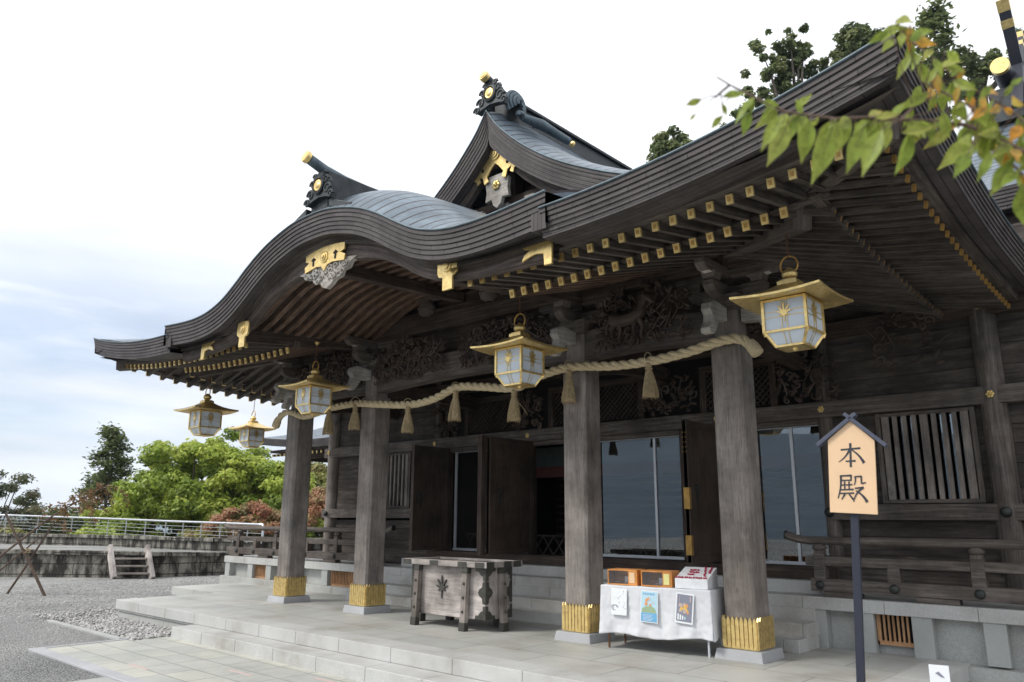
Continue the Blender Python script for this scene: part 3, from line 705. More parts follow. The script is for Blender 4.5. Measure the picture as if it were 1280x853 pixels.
# ---------------------------------------------------------------- KARAHAFU (curved front gable)
YK = 5.58
def ksurf(s, y):
    t = min(1, max(0, (y-YK)/1.1)); cen = math.exp(-(s/2.6)**2)
    return kz(s) + (.20+.34*cen)*(1-(1-t)**2) + .07*(y-YK)
g = MB()
ss = frange(-4.25, 4.25, 86); yy = [YK-.03, YK, YK+.05, YK+.12, YK+.2, YK+.3, YK+.42, YK+.56, YK+.72, YK+.9, YK+1.1, YK+1.5, YK+2.2, YK+3, YK+4]
arc = {}; acc = 0; prev = None
for s_ in ss:
    if prev is not None: acc += math.hypot(s_-prev, kz(s_)-kz(prev))
    arc[round(s_, 5)] = acc; prev = s_
g.grid(lambda s_, y: (XC+s_, y, ksurf(s_, y)), ss, yy, 0, lambda s_, y: (y, arc[round(s_, 5)]))
keep = []
for i, f in enumerate(g.f):
    c3 = [sum(g.v[k][j] for k in f)/4 for j in range(3)]
    if c3[1] < 7.0 or c3[2] > zmain(c3[0], c3[1])-.06: keep.append(i)
g.f = [g.f[i] for i in keep]; g.uv = [g.uv[i] for i in keep]; g.mi = [g.mi[i] for i in keep]; g.sm = [g.sm[i] for i in keep]
# end cheeks above the main eave
for sg in (-1, 1):
    xx = XC+sg*4.25; A_ = [(xx, y, ksurf(4.25, y)) for y in yy if y < 7]; B_ = [(xx, y, 4.4) for y in yy if y < 7]
    g.strip(A_, B_, 0)
kroof = part(g, 'curved_gable_roof', 'copper_roof', None, 0, 'grey blue copper roof of the curved front gable')
g = MB()
top, dn = [], []
for s_ in ss:
    e = .02; tz = (kz(s_+e)-kz(s_-e))/(2*e) if abs(s_) < 4.2 else .05*(1 if s_ > 0 else -1)
    top.append((XC+s_, YK, kz(s_))); dn.append(Vector((tz, 0, -1)).normalized() if abs(s_) < 4.1 else Vector((0, 0, -1)))
fascia(g, top, dn, [(0, -1, 0)]*len(top), .33)
for sg in (-1, 1):
    xx = XC+sg*4.25
    g.strip([(xx, YK-.03, kz(4.25)), (xx, YK+1.2, kz(4.25)+.12)], [(xx, YK-.03, kz(4.25)-.33), (xx, YK+1.2, kz(4.25)-.33)], 0, 0, .33)
for sg in (-1, 1):
    g.box(min(XC+sg*4.04, XC+sg*4.235), max(XC+sg*4.04, XC+sg*4.235), YK-.0, YK+1.2, 4.36, 4.70)
part(g, 'layered_edge', 'fascia', kroof)
g = MB(); g.tube([(p[0], YK-.035, p[2]+.006) for p in top], .014, 6); part(g, 'edge_lip', 'bronze_blue', kroof)
# barge board (hafu) under the layered edge, two mouldings
HT = [(0,5.27),(.5,5.24),(.9,5.14),(1.25,5.02),(1.65,4.83),(2.0,4.60),(2.35,4.46),(2.8,4.40),(3.3,4.385),(4.1,4.40)]
HB = [(0,4.93),(.45,4.94),(.9,4.88),(1.3,4.77),(1.7,4.58),(2.05,4.38),(2.4,4.26),(2.8,4.20),(3.3,4.17),(4.1,4.15)]
s2 = frange(-4.1, 4.1, 70)
g = MB()
def band(mb, y, ta, tb, th, mi=0):
    A_ = [(XC+s_, y, ta(s_)) for s_ in s2]; B_ = [(XC+s_, y, tb(s_)) for s_ in s2]; C_ = [(XC+s_, y+th, tb(s_)) for s_ in s2]; E_ = [(XC+s_, y+th, ta(s_)) for s_ in s2]
    mb.strip(A_, B_, mi); mb.strip(B_, C_, mi); mb.strip(E_, A_, mi); mb.strip(C_, E_, mi)
ft = lambda s_: smooth_tab(HT, abs(s_)); fb = lambda s_: smooth_tab(HB, abs(s_))
band(g, 5.84, lambda s_: ft(s_)-.02, fb, .12)
part(g, 'barge_board', 'wood_barge', kroof)
g = MB()
band(g, 5.74, lambda s_: ft(s_)+.12, lambda s_: ft(s_)-.02, .3); band(g, 5.79, lambda s_: ft(s_)-.02, lambda s_: lerp(ft(s_), fb(s_), .30), .16)
part(g, 'barge_moulding', 'wood_soffit', kroof)
# vault ribs
VR = [(0,5.10),(.45,5.10),(.9,5.04),(1.3,4.93),(1.7,4.76),(2.05,4.60),(2.36,4.50)]
s3 = frange(-2.36, 2.36, 34)
y = 6.10
while y < 8.5:
    lift = .05*(y-6)
    g = MB(); pts = [Vector((XC+s_, y, smooth_tab(VR, abs(s_))+lift)) for s_ in s3]
    for i in range(len(pts)-1): g.beam(pts[i]-(pts[i+1]-pts[i])*.03, pts[i+1]+(pts[i+1]-pts[i])*.03, .085, .095)
    part(g, 'vault_rib', 'wood_rib', kroof); y += .205
g = MB(); g.grid(lambda s_, y: (XC+s_, y, smooth_tab(VR, abs(s_))+.05*(y-6)+.06), s3, frange(5.96, 8.6, 4), 0, lambda a, b: (a, b))
part(g, 'vault_board', 'wood_soffit', kroof)
g = MB()
for sg in (-1, 1):
    g = MB(); g.beam((XC+sg*2.40, 5.98, 4.38), (XC+sg*2.40, 8.5, 4.66), .18, .26); part(g, 'vault_beam', 'wood_dark', kroof, .008)
    g = MB(); g.add([(XC+sg*2.46, 5.96, 4.3), (XC+sg*2.46, 8.7, 4.6), (XC+sg*2.46, 8.7, 5.6), (XC+sg*2.46, 5.96, 4.75)], [(0, 1, 2, 3)], [[(0, 0), (2.7, 0), (2.7, 1), (0, .4)]]); part(g, 'vault_cheek', 'wood_dark', kroof)
g = MB()
g.beam((XC, 5.9, 4.96), (XC, 8.5, 5.08), .16, .16)
part(g, 'vault_beam', 'wood_dark', kroof, .008)
g = MB(); g.box(XC-2.4, XC+2.4, 8.56, 8.62, 4.8, 5.2); part(g, 'vault_end_panel', 'wood_dark', kroof)
# gold plates and gegyo of the curved gable
def circle(r, n, cx=0, cy_=0, a0=0, a1=2*PI): return [(cx+r*math.cos(lerp(a0, a1, i/n)), cy_+r*math.sin(lerp(a0, a1, i/n))) for i in range(n)]
g = MB()
sw = [(-.50,.13),(-.50,.03),(-.40,.0),(-.52,-.05),(-.50,-.14),(-.2,-.10),(-.08,-.12),(0,-.20),(.08,-.12),(.2,-.10),(.50,-.14),(.52,-.05),(.40,0),(.50,.03),(.50,.13),(.25,.165),(0,.175),(-.25,.165)]
g.prism([(a*.92, b*.95) for a, b in sw], (XC+.08, 5.80, 5.05), (1,0,0), (0,0,1), .03)
for r_, d_ in ((.085, .03), (.055, .045), (.03, .06)): g.lathe((XC+.08, 5.80, 5.06), [(0, 0), (r_, 0), (r_, -.0-d_), (0, -d_)], 18, 0, (0, 1, 0))
for sx_ in (-1, 1):
    g.prism([(a*sx_, b) for a, b in [(.24,-.07),(.28,-.07),(.28,.0),(.32,.02),(.26,.06),(.20,.02),(.24,0)]], (XC+.08, 5.782, 5.05), (1,0,0), (0,0,1), .006, 1)
part(g, 'gold_plate', ['gold', 'dark_void'], kroof, .004)
def corner_plate(xc_, flip):
    g = MB(); k = -1 if flip else 1
    o_ = [(-.20,.10),(-.17,.15),(.0,.17),(.17,.15),(.20,.10),(.20,-.08),(.12,-.13),(.11,-.14),(.11,-.33),(-.09,-.33),(-.09,-.14),(-.17,-.12),(-.20,-.06)]
    g.prism([(a*k*.82, b*.82) for a, b in o_], (xc_, 5.80, 4.36), (1,0,0), (0,0,1), .03)
    for r_, d_ in ((.075, .03), (.045, .045)): g.lathe((xc_, 5.80, 4.375), [(0, 0), (r_, 0), (r_, -d_), (0, -d_)], 16, 0, (0, 1, 0))
    part(g, 'gold_plate', ['gold', 'dark_void'], kroof, .004)
corner_plate(XC+2.58, False); corner_plate(XC-2.02, True)
def end_plate(xc_, k):
    g = MB(); o_ = [(-.24,.06),(-.20,.13),(-.02,.145),(.17,.15),(.17,-.20),(.07,-.20),(.06,-.07),(-.05,-.05),(-.14,-.07),(-.24,-.10),(-.20,-.03),(-.12,.01),(-.20,.03)]
    g.prism([(a*k, b) for a, b in o_], (xc_, 5.82, 4.27), (1,0,0), (0,0,1), .03); part(g, 'gold_plate', 'gold', kroof, .004)
end_plate(XC+3.95, 1); end_plate(XC-3.2, -1)
g = MB()    # carved pendant under the centre plate
gp = [(-.68,.06),(-.55,.02),(-.5,-.04),(-.36,-.05),(-.3,-.13),(-.17,-.13),(-.1,-.22),(0,-.26),(.1,-.22),(.2,-.15),(.32,-.14),(.36,-.06),(.48,-.05),(.55,.03),(.68,.07),(.45,.10),(.2,.12),(0,.08),(-.2,.12),(-.45,.10)]
g.prism(gp, (XC+.10, 5.86, 4.87), (1,0,0), (0,0,1), .07)
random.seed(3)
for k in range(26):
    a = random.uniform(-.5, .5); zz = random.uniform(-.18, .06)*(1-abs(a)*1.2)
    pts = [(XC+.10+a+.05*math.cos(t)*(1-t/9), 5.81, 4.86+zz+.05*math.sin(t)*(1-t/9)) for t in frange(0, 6.5, 12)]
    g.tube(pts, .012, 5)
part(g, 'carved_pendant', 'wood_pale', kroof, .006)
# ---- ridge of the curved gable with its end ornament
def ridge_ornament(x, y, z, sc, roofpart, bigc=1):
    """demon-tile style ridge end : scrolled plate with a gold disc and the round pole above"""
    g = MB()
    o_ = [(-.42,-.30),(-.44,-.18),(-.34,-.14),(-.36,-.02),(-.27,.0),(-.28,.14),(-.2,.28),(-.1,.36),(0,.39),(.1,.36),(.2,.28),(.28,.14),(.27,0),(.36,-.02),(.34,-.14),(.44,-.18),(.42,-.30),(.25,-.24),(0,-.20),(-.25,-.24)]
    g.prism([(a*sc, b*sc) for a, b in o_], (x, y, z), (1,0,0), (0,0,1), .16*sc)
    for sx_ in (-1, 1):
        for (cx_, cz_, r_) in ((.30, -.08, .13), (.24, .14, .10), (.42, -.24, .10), (.16, .30, .07)):
            pts = [(x+sx_*sc*(cx_+r_*math.cos(t)*(1-t/9)), y-.08*sc, z+sc*(cz_+r_*math.sin(t)*(1-t/9))) for t in frange(0, 7.5, 20)]
            g.tube(pts, .028*sc, 6)
    g.lathe((x, y-.06*sc, z+.06*sc), [(.19*sc, 0), (.20*sc, -.06*sc), (.16*sc, -.08*sc), (.15*sc, -.02*sc)], 24, 0, (0, 1, 0))
    o = part(g, 'ridge_end_ornament', 'bronze', roofpart, .008)
    g = MB(); g.lathe((x, y-.10*sc, z+.06*sc), [(0, -.03*sc), (.06*sc, -.035*sc), (.065*sc, -.02*sc), (.10*sc, -.02*sc), (.125*sc, -.03*sc), (.13*sc, 0)], 24, 0, (0, 1, 0))
    part(g, 'gold_disc', 'gold', roofpart)
# kara ridge
g = MB(); zb = ksurf(0, 6.6)
g.box(XC-.20, XC+.20, YK+.12, 9.2, zb-.5, zb+.06); g.box(XC-.15, XC+.15, YK+.20, 9.2, zb+.06, zb+.09)
for sx_ in (-1, 1):
    g.prism([(0, 0), (.50, -.17), (.50, -.07), (0, .12)] if sx_ > 0 else [(0, 0), (0, .12), (-.5, -.07), (-.5, -.17)], (XC+sx_*.28, YK+.24, 5.72), (1,0,0), (0,0,1), .30)
part(g, 'ridge_base', 'bronze', kroof, .01)
g = MB(); pr = [(XC, 9.3, 6.42), (XC, 7.4, 6.41), (XC, 6.5, 6.40), (XC, 6.05, 6.42), (XC, 5.72, 6.47), (XC, 5.46, 6.55)]
pr = [(a+.06, b, c_-.13) for a, b, c_ in pr]
g.tube(pr, [.075, .075, .08, .08, .078, .075], 14); part(g, 'ridge_pole', 'bronze_blue', kroof)
g = MB(); g.cyl((XC+.06, 5.44, 6.426), (XC+.06, 5.38, 6.445), .088, .088, 18); g.cyl((XC+.06, 5.385, 6.443), (XC+.06, 5.375, 6.446), .06, .06, 18); part(g, 'gold_pole_cap', 'gold', kroof, .005)
ridge_ornament(XC+.08, YK+.10, 6.03, .66, kroof)
# ---------------------------------------------------------------- CHIDORI GABLE (triangular dormer)
YG = 9.0; XK = XC; XC = XC+.07
CT = [(0,8.65),(.10,8.50),(.25,8.29),(.45,8.08),(.7,7.84),(1.05,7.55),(1.55,7.20),(2.1,6.89),(2.8,6.56),(3.6,6.27),(4.6,6.02)]
def cz(s): return smooth_tab(CT, abs(s))
def csurf(s, y):
    t = min(1, max(0, (y-YG)/1.0)); return cz(s) + (.30*min(1, abs(s)/.8)+.22*math.exp(-(s/.5)**2))*(1-(1-t)**2)
g = MB(); sp_ = [0,.05,.1,.17,.25,.35,.45,.57,.7,.87,1.05,1.3,1.55,1.8,2.1,2.45,2.8,3.2,3.6,4.1,4.6]; sa = [-q for q in sp_[:0:-1]] + sp_
yg = [YG-.03, YG, YG+.05, YG+.1, YG+.18, YG+.28, YG+.4, YG+.55, YG+.75, YG+1, YG+1.6, YG+3, YG+5.5]
arc2 = {}; acc = 0; prev = None
for s_ in sa:
    if prev is not None: acc += math.hypot(s_-prev, cz(s_)-cz(prev))
    arc2[round(s_, 5)] = acc; prev = s_
g.grid(lambda s_, y: (XC+s_, y, csurf(s_, y)), sa, yg, 0, lambda s_, y: (y, arc2[round(s_, 5)]))
croof = part(g, 'dormer_gable_roof', 'copper_roof', None, 0, 'steep triangular dormer gable above the curved gable')
g = MB()
for sg in (-1, 1):
    q = [sg*e for e in frange(0, 4.6, 40)]
    if sg < 0: q = q[::-1]
    tp, dn = [], []
    for s_ in q:
        e = .03; a_ = abs(s_)+.05; tz = (cz(a_+e)-cz(a_-e))/(2*e)*sg
        tp.append((XC+s_, YG, cz(s_))); nrm = Vector((tz, 0, -1)).normalized()
        if abs(s_) < .35: nrm = Vector((0, 0, -1)).lerp(nrm, (abs(s_)/.35)).normalized()
        dn.append(nrm)
    fascia(g, tp, [d_*(1) for d_ in dn], [(0, -1, 0)]*len(tp), .37)
part(g, 'layered_edge', 'fascia', croof)
g = MB(); g.tube([(XC+s_, YG-.035, cz(s_)+.006) for s_ in frange(-4.5, 4.5, 81)], .016, 6); part(g, 'edge_lip', 'bronze_blue', croof)
g = MB()   # barge boards
BT = [(0,8.20),(.3,8.02),(.6,7.66),(1.0,7.28),(1.5,6.92),(2.1,6.58),(2.8,6.25),(3.6,5.97)]
BB = [(0,7.72),(.3,7.58),(.6,7.28),(1.0,6.95),(1.5,6.62),(2.1,6.32),(2.8,6.02),(3.6,5.78)]
for yb, th_, f0, f1 in ((YG+.14, .2, -.06, .22), (YG+.24, .12, .15, 1.0)):
    for sg in (-1, 1):
        q = frange(0, 3.6, 30)
        ta = [lerp(smooth_tab(BT, s_), smooth_tab(BB, s_), f0) for s_ in q]; tb = [lerp(smooth_tab(BT, s_), smooth_tab(BB, s_), f1) for s_ in q]
        A_ = [(XC+sg*s_, yb, z_) for s_, z_ in zip(q, ta)]; B_ = [(XC+sg*s_, yb, z_) for s_, z_ in zip(q, tb)]; C_ = [(XC+sg*s_, yb+th_, z_) for s_, z_ in zip(q, tb)]
        g.strip(A_, B_, 0); g.strip(B_, C_, 0)
part(g, 'barge_board', 'wood_barge', croof)
g = MB(); g.prism([(-3.2, 5.6), (3.2, 5.6), (2, 6.6), (1, 7.3), (0, 8.2), (-1, 7.3), (-2, 6.6)], (XC, YG+.95, 0), (1,0,0), (0,0,1), .05)
g.box(XC-2.4, XC+2.4, YG+.6, YG+.85, 6.55, 6.8); g.box(XC-.12, XC+.12, YG+.62, YG+.83, 6.8, 7.8)
g.box(XC-1.6, XC+1.6, YG+.5, YG+.9, 7.0, 7.14)
part(g, 'gable_wall', 'wood_dark', croof)
g = MB()   # grid of bearing blocks inside gable
for sx_ in (-1, 0, 1): g = MB(); g.box(XC+sx_*.62-.11, XC+sx_*.62+.11, YG+.42, YG+.6, 6.84, 7.02); part(g, 'bearing_block', 'wood_pale', croof, .01)
g = MB()   # gold ornament at the apex
ap = [(0,.34),(.16,.22),(.34,-.02),(.55,-.26),(.46,-.28),(.44,-.36),(.36,-.32),(.40,-.22),(.30,-.26),(.26,-.40),(.16,-.36),(.20,-.26),(.08,-.12),(0,-.06)]
full = [(a, b) for a, b in ap] + [(-a, b) for a, b in ap[::-1][1:-1]]
g.prism(full, (XC, YG+.22, 7.78), (1,0,0), (0,0,1), .03)
for r_, d_ in ((.12, .03), (.08, .05), (.04, .065)): g.lathe((XC, YG+.21, 7.90), [(0, 0), (r_, 0), (r_, -d_), (0, -d_)], 18, 0, (0, 1, 0))
for sx_ in (-1, 1):
    g.lathe((XC+sx_*.30, YG+.204, 7.66), [(0, 0), (.035, 0), (.035, -.006), (0, -.006)], 10, 1, (0, 1, 0))
part(g, 'gold_plate', ['gold', 'dark_void'], croof, .004)
g = MB()
hx_ = [(-.20,.26),(.20,.26),(.30,.14),(.27,-.06),(.30,-.24),(.14,-.22),(.10,-.34),(0,-.42),(-.10,-.34),(-.14,-.22),(-.30,-.24),(-.27,-.06),(-.30,.14)]
g.prism([(a*.95, b*.95) for a, b in hx_], (XC, YG+.30, 7.28), (1,0,0), (0,0,1), .08); part(g, 'hanging_pendant', 'wood_pale', croof, .012)
g = MB(); 
for k in range(6): g.ball((XC+.055*math.cos(k*PI/3), YG+.24, 7.32+.055*math.sin(k*PI/3)), .045, 1, 0, (1, .5, 1))
g.ball((XC, YG+.22, 7.32), .045, 2); part(g, 'gold_boss', 'gold', croof)
g = MB()   # ridge of the dormer
g.box(XC-.16, XC+.16, YG+.35, 14.2, 8.6, 8.98); g.box(XC-.22, XC+.22, YG+.35, 14.2, 8.98, 9.04)
part(g, 'ridge_base', 'bronze', croof, .01)
g = MB(); g.tube([(XC, 14.2, 9.10), (XC, 10.6, 9.10), (XC, 9.9, 9.11), (XC, 9.4, 9.16), (XC, 8.95, 9.29)], .085, 14); part(g, 'ridge_pole', 'bronze', croof)
g = MB(); g.cyl((XC, 8.95, 9.29), (XC, 8.86, 9.32), .098, .098, 18); g.cyl((XC, 8.87, 9.317), (XC, 8.85, 9.324), .065, .065, 18); part(g, 'gold_pole_cap', 'gold', croof, .005)
ridge_ornament(XC+.10, YG+.02, 8.90, .78, croof)
g = MB()   # scrolled fins on the right-hand shoulder
for sg in (-1, 1):
    g = MB()
    for r_, k in ((.24, 0), (.18, 1), (.12, 2), (.06, 3)):
        c0 = Vector((XC+sg*(.26+.035*k), YG+.46, 8.88)); g.tube([c0+Vector((0, r_*math.cos(t), r_*math.sin(t))) for t in frange(-.9, 3.9, 16)], .042, 7)
    for k in range(4):
        a0 = .3*k; g.tube([(XC+sg*(.34+.02*k), YG+.5+.13*k+.06*math.cos(t), 8.66-.035*k+.05*math.sin(t)) for t in frange(0, 3.6, 9)], .05, 7)
    g.tube([(XC+sg*.40, YG+.5, 8.60), (XC+sg*.50, YG+.9, 8.58), (XC+sg*.58, YG+1.25, 8.50), (XC+sg*.62, YG+1.55, 8.46)], [.07, .10, .08, .075], 8)
    part(g, 'ridge_scroll', 'bronze_blue', croof)
g = MB(); g.ball((XC+.63, YG+1.66, 8.44), .065, 2, 0, (1, .5, 1)); part(g, 'gold_boss', 'gold', croof)
XC = XK
# ---------------------------------------------------------------- PILLARS of the porch
PIL = [(-4.28, 8.80), (-6.47, 8.60), (-10.96, 8.50), (-13.34, 8.50)]
def chamfer(w_, c_): h = w_/2; return [(-h+c_,-h),(h-c_,-h),(h,-h+c_),(h,h-c_),(h-c_,h),(-h+c_,h),(-h,h-c_),(-h,-h+c_)]
def column_prism(mb, x, y, w_, c_, z0, z1, mi=0, w2=None):
    A_ = [(x+a, y+b) for a, b in chamfer(w_, c_)]; B_ = [(x+a, y+b) for a, b in chamfer(w2 or w_, c_)]; ou = random.uniform(0, 40)
    V = [(a, b, z0) for a, b in A_] + [(a, b, z1) for a, b in B_]; fs = []; uv = []; l = 0
    for i in range(8):
        j = (i+1) % 8; d_ = math.dist(A_[i], A_[j]); fs.append((i, j, 8+j, 8+i)); uv.append([(ou+z0, l), (ou+z0, l+d_), (ou+z1, l+d_), (ou+z1, l)]); l += d_
    fs += [tuple(range(7, -1, -1)), tuple(range(8, 16))]; uv += [[(0, 0)]*8]*2
    mb.add(V, fs, uv, mi)
for px_, py_ in PIL:
    g = MB(); column_prism(g, px_, py_, .39, .035, .10, 3.62); column_prism(g, px_, py_, .31, .03, 3.62, 4.2)
    p = part(g, 'porch_pillar', 'wood_pillar', None, .006)
    g = MB(); g.frame((px_, py_, .035), Vector((1,0,0)), Vector((0,1,0)), Vector((0,0,1)), .30, .30, .075, 0, .90)
    part(g, 'stone_base', 'granite_plinth', p, .008)
    g = MB(); column_prism(g, px_, py_, .405, .03, .12, .40); column_prism(g, px_, py_, .43, .02, .115, .14); column_prism(g, px_, py_, .42, .02, .20, .212); column_prism(g, px_, py_, .42, .02, .365, .377)
    for side in range(4):
        ca, sa_ = math.cos(side*PI/2), math.sin(side*PI/2)
        for k in range(8):
            t = -.185+.37*k/7; ex_, ey_ = t, -.212
            X_, Y_ = px_+ex_*ca-ey_*sa_, py_+ex_*sa_+ey_*ca
            w_ = .021
            V = []
            for (dx, zz, dd) in ((-w_, .125, 0), (w_, .125, 0), (w_, .42, 0), (0, .462, 0), (-w_, .42, 0)):
                for off in (0, 1):
                    lx, ly = t+dx, -.205-(.016 if off else 0)
                    V.append((px_+lx*ca-ly*sa_, py_+lx*sa_+ly*ca, zz))
            f_ = [(1,3,5,7,9), (8,6,4,2,0), (0,2,3,1), (2,4,5,3), (4,6,7,5), (6,8,9,7), (8,0,1,9)]
            g.add(V, f_)
    part(g, 'gold_sleeve', 'gold', p)
# ---------------------------------------------------------------- BEAMS and BRACKETS
def bracket(x, y, outx=0):
    """bearing block, crossed arms, small blocks; pale weathered ends"""
    g = MB(); X, Y, Z = Vector((1,0,0)), Vector((0,1,0)), Vector((0,0,1))
    g.frame((x, y, 4.16), X, Y, -Z, .24, .24, .10, 0, .72)
    for ax, ay in ((X, Y), (Y, X)):
        o_ = [(-.52,.0),(-.52,.06),(.52,.06),(.52,0),(.46,-.07),(.34,-.11),(-.34,-.11),(-.46,-.07)]
        g.prism(o_, (x, y, 4.335), ax, (0,0,1), .15)
        for k in (-.42, 0, .42):
            c_ = Vector((x, y, 4.46))+ax*k; g.frame(c_, X, Y, -Z, .10, .10, .055, 0, .75)
    for ax in (X, Y):
        o_ = [(-.72,.02),(-.72,.09),(.72,.09),(.72,.02),(.64,-.05),(-.64,-.05)]
        g.prism(o_, (x, y, 4.545), ax, (0,0,1), .14)
    o = part(g, 'bracket_set', 'wood_grey', None, .008)
    g = MB()   # carved beam noses (pale painted ends)
    for d_ in ((0, -1), (outx, 0)):
        if d_ == (0, 0): continue
        dv = Vector((d_[0], d_[1], 0)); base = Vector((x, y, 0))
        nose = [(.18,.02),(.50,.05),(.60,.0),(.62,-.08),(.56,-.14),(.58,-.24),(.66,-.32),(.64,-.38),(.54,-.38),(.46,-.30),(.40,-.18),(.18,-.16)]
        g = MB(); g.prism(nose, base+Vector((0, 0, 4.08)), dv, (0,0,1), .13); g.build('beam_nose', 'wood_pale', o, .012); g = MB()
        nose2 = [(.20,.0),(.62,.0),(.66,-.06),(.60,-.12),(.50,-.14),(.20,-.12)]
        g.prism(nose2, base+Vector((0, 0, 4.62)), dv, (0,0,1), .12); g.build('beam_nose', 'wood_pale', o, .012)
for i, (px_, py_) in enumerate(PIL): bracket(px_, py_, 1 if i == 0 else (-1 if i == 3 else 0))
def ybeam(i): return PIL[i][1]
def rainbow(mb, p0, p1, wd, h, camber, n=14, mi=0):
    p0, p1 = Vector(p0), Vector(p1); P = [p0.lerp(p1, t)+Vector((0, 0, camber*(1-(2*t-1)**2))) for t in frange(0, 1, n)]
    a = (p1-p0).normalized(); sd_ = Vector((0,0,1)).cross(a).normalized()*(wd/2); up = Vector((0, 0, h/2))
    A_ = [p-sd_+up for p in P]; B_ = [p+sd_+up for p in P]; C_ = [p+sd_-up for p in P]; E_ = [p-sd_-up for p in P]
    mb.strip(A_, B_, mi); mb.strip(B_, C_, mi); mb.strip(C_, E_, mi); mb.strip(E_, A_, mi)
# tie beams across the front (koryo) : side bays and wide centre bay
for a, b in ((0, 1), (1, 2), (2, 3)):
    g = MB(); (xa, ya), (xb, yb) = PIL[a], PIL[b]
    rainbow(g, (xa-.15, ya, 3.90), (xb+.15, yb, 3.90), .22, .40, .05 if a != 1 else .08)
    part(g, 'tie_beam', 'wood_grey')
    g = MB(); g.beam((xa+(.6 if a == 0 else .02), ya-.02, 4.74), (xb-(.6 if b == 3 else .02), yb-.02, 4.74), .20, .26); g.beam((xa, ya, 4.93), (xb, yb, 4.93), .16, .1)
    part(g, 'upper_beam', 'wood_dark', None, .008)
for sg, (px_, py_) in ((1, PIL[0]), (-1, PIL[3])):
    g = MB()
    g.beam((px_, py_-.3, 4.74), (px_, 11.0, 4.74), .20, .26); rainbow(g, (px_, py_+.1, 3.9), (px_, 10.95, 3.9), .2, .38, .05)
    g.box(px_-.05, px_+.05, py_+.2, 10.9, 4.05, 4.62); part(g, 'side_beam', 'wood_dark')
for px_, py_ in PIL:
    g = MB(); rainbow(g, (px_, py_+.12, 3.62), (px_, 10.92, 3.78), .17, .26, .12); part(g, 'rear_tie_beam', 'wood_dark')
# struts above the centre bay and dark infill wall behind the carvings
g = MB()
for a, b in ((0, 1), (1, 2), (2, 3)):
    (xa, ya), (xb, yb) = PIL[a], PIL[b]; g = MB(); g.beam((xa, ya+.10, 4.36), (xb, yb+.10, 4.36), .05, .52); g.beam((xa, ya+.16, 4.95), (xb, yb+.16, 4.95), .05, .5); part(g, 'frieze_board', 'wood_dark')
g = MB()
for k in (-.28, .28):
    g = MB()
    g.lathe((XC+k*2.6, 8.42, 4.86), [(.05, 0), (.14, .05), (.17, .14), (.12, .24), (.13, .30)], 14)
    g.box(XC+k*2.6-.28, XC+k*2.6+.28, 8.36, 8.5, 5.14, 5.24)
    part(g, 'king_strut', 'wood_grey')
# carved panels : dense relief of clouds, waves, branches
def relief(x0, x1, y, z0, z1, seed, name='carved_panel', horse=False, ax=(1, 0, 0), dens=1.0, round_end=True):
    random.seed(seed); g = MB(); ax = Vector(ax); w_ = x1-x0; h_ = z1-z0; nrm = ax.cross(Vector((0, 0, 1)))
    def P(a, b, d): return Vector((x0, y, z0)) + ax*a + Vector((0, 0, b)) + nrm*d
    def inside(a, b):
        t = a/w_; top = h_*(.62+.38*math.sin(PI*min(1, max(0, t)))**.5); return b < top and .02 < t < .98
    for k in range(int(34*w_*dens)):          # scrolls
        a, b = random.uniform(0, w_), random.uniform(0, h_)
        if not inside(a, b): continue
        r_ = random.uniform(.035, .085); ph = random.uniform(0, 6.3); dr = random.choice((-1, 1)); dd = random.uniform(.02, .10)
        g.tube([P(a+r_*(1-t/8)*math.cos(ph+dr*t), b+r_*(1-t/8)*math.sin(ph+dr*t), dd+.012*t/6) for t in frange(0, 6.4, 10)], [.016*(1-.07*i) for i in range(10)], 5)
    for k in range(int(150*w_*dens)):         # leaf and cloud lumps
        a, b = random.uniform(0, w_), random.uniform(0, h_)
        if not inside(a, b): continue
        rot = Matrix.Rotation(random.uniform(0, 3.14), 3, 'Y') @ Matrix.Rotation(random.uniform(-.5, .5), 3, 'X')
        g.ball(P(a, b, random.uniform(0, .09)), random.uniform(.018, .045), 1, 0, (1.7, .8, .7), rot)
    for k in range(int(11*w_*dens)):          # stems
        a, b = random.uniform(0, w_), random.uniform(0, h_*.5); an = random.uniform(.5, 2.6)
        pts = [P(a+t*math.cos(an)+.03*math.sin(8*t), b+t*math.sin(an), .05+.04*math.sin(5*t)) for t in frange(0, random.uniform(.2, .4), 6)]
        g.tube(pts, [.014, .013, .012, .010, .008, .006], 5)
    if horse:
        c_ = (w_*.40, h_*.42)
        def q(a, b, d=.10): return P(c_[0]+a, c_[1]+b, d)
        g.tube([q(-.26, .0), q(-.2, .02, .12), q(-.05, -.01, .13), q(.1, .0, .13), q(.2, .05, .12), q(.25, .1, .11)], [.05, .092, .082, .085, .085, .05], 10)
        g.tube([q(.17, .05, .12), q(.25, .16, .12), q(.30, .26, .12)], [.08, .055, .045], 9)
        g.tube([q(.28, .27, .12), q(.36, .23, .13), q(.43, .16, .13)], [.048, .042, .024], 9)
        g.tube([q(.29, .30, .12), q(.30, .345, .12)], [.014, .004], 6)
        for lx, dx in ((-.2, -.05), (-.13, .03), (.13, -.03), (.2, .05)):
            g.tube([q(lx, -.03, .12), q(lx+dx, -.13, .12), q(lx+dx*.4, -.24, .12), q(lx+dx*.8, -.29, .12)], [.045, .026, .018, .022], 8)
        g.tube([q(-.26, .03, .1), q(-.33, -.04, .1), q(-.34, -.17, .1)], [.022, .028, .01], 7)
        for k in range(9): g.ball(q(.2+.012*k, .12+.022*k, .155), .022, 1)
    return part(g, name, 'wood_carved')
relief(-6.22, -4.62, 8.56, 3.80, 4.62, 11, horse=True)
relief(-10.85, -9.0, 8.36, 3.84, 4.52, 12); relief(-8.7, -6.7, 8.40, 3.86, 4.50, 13)
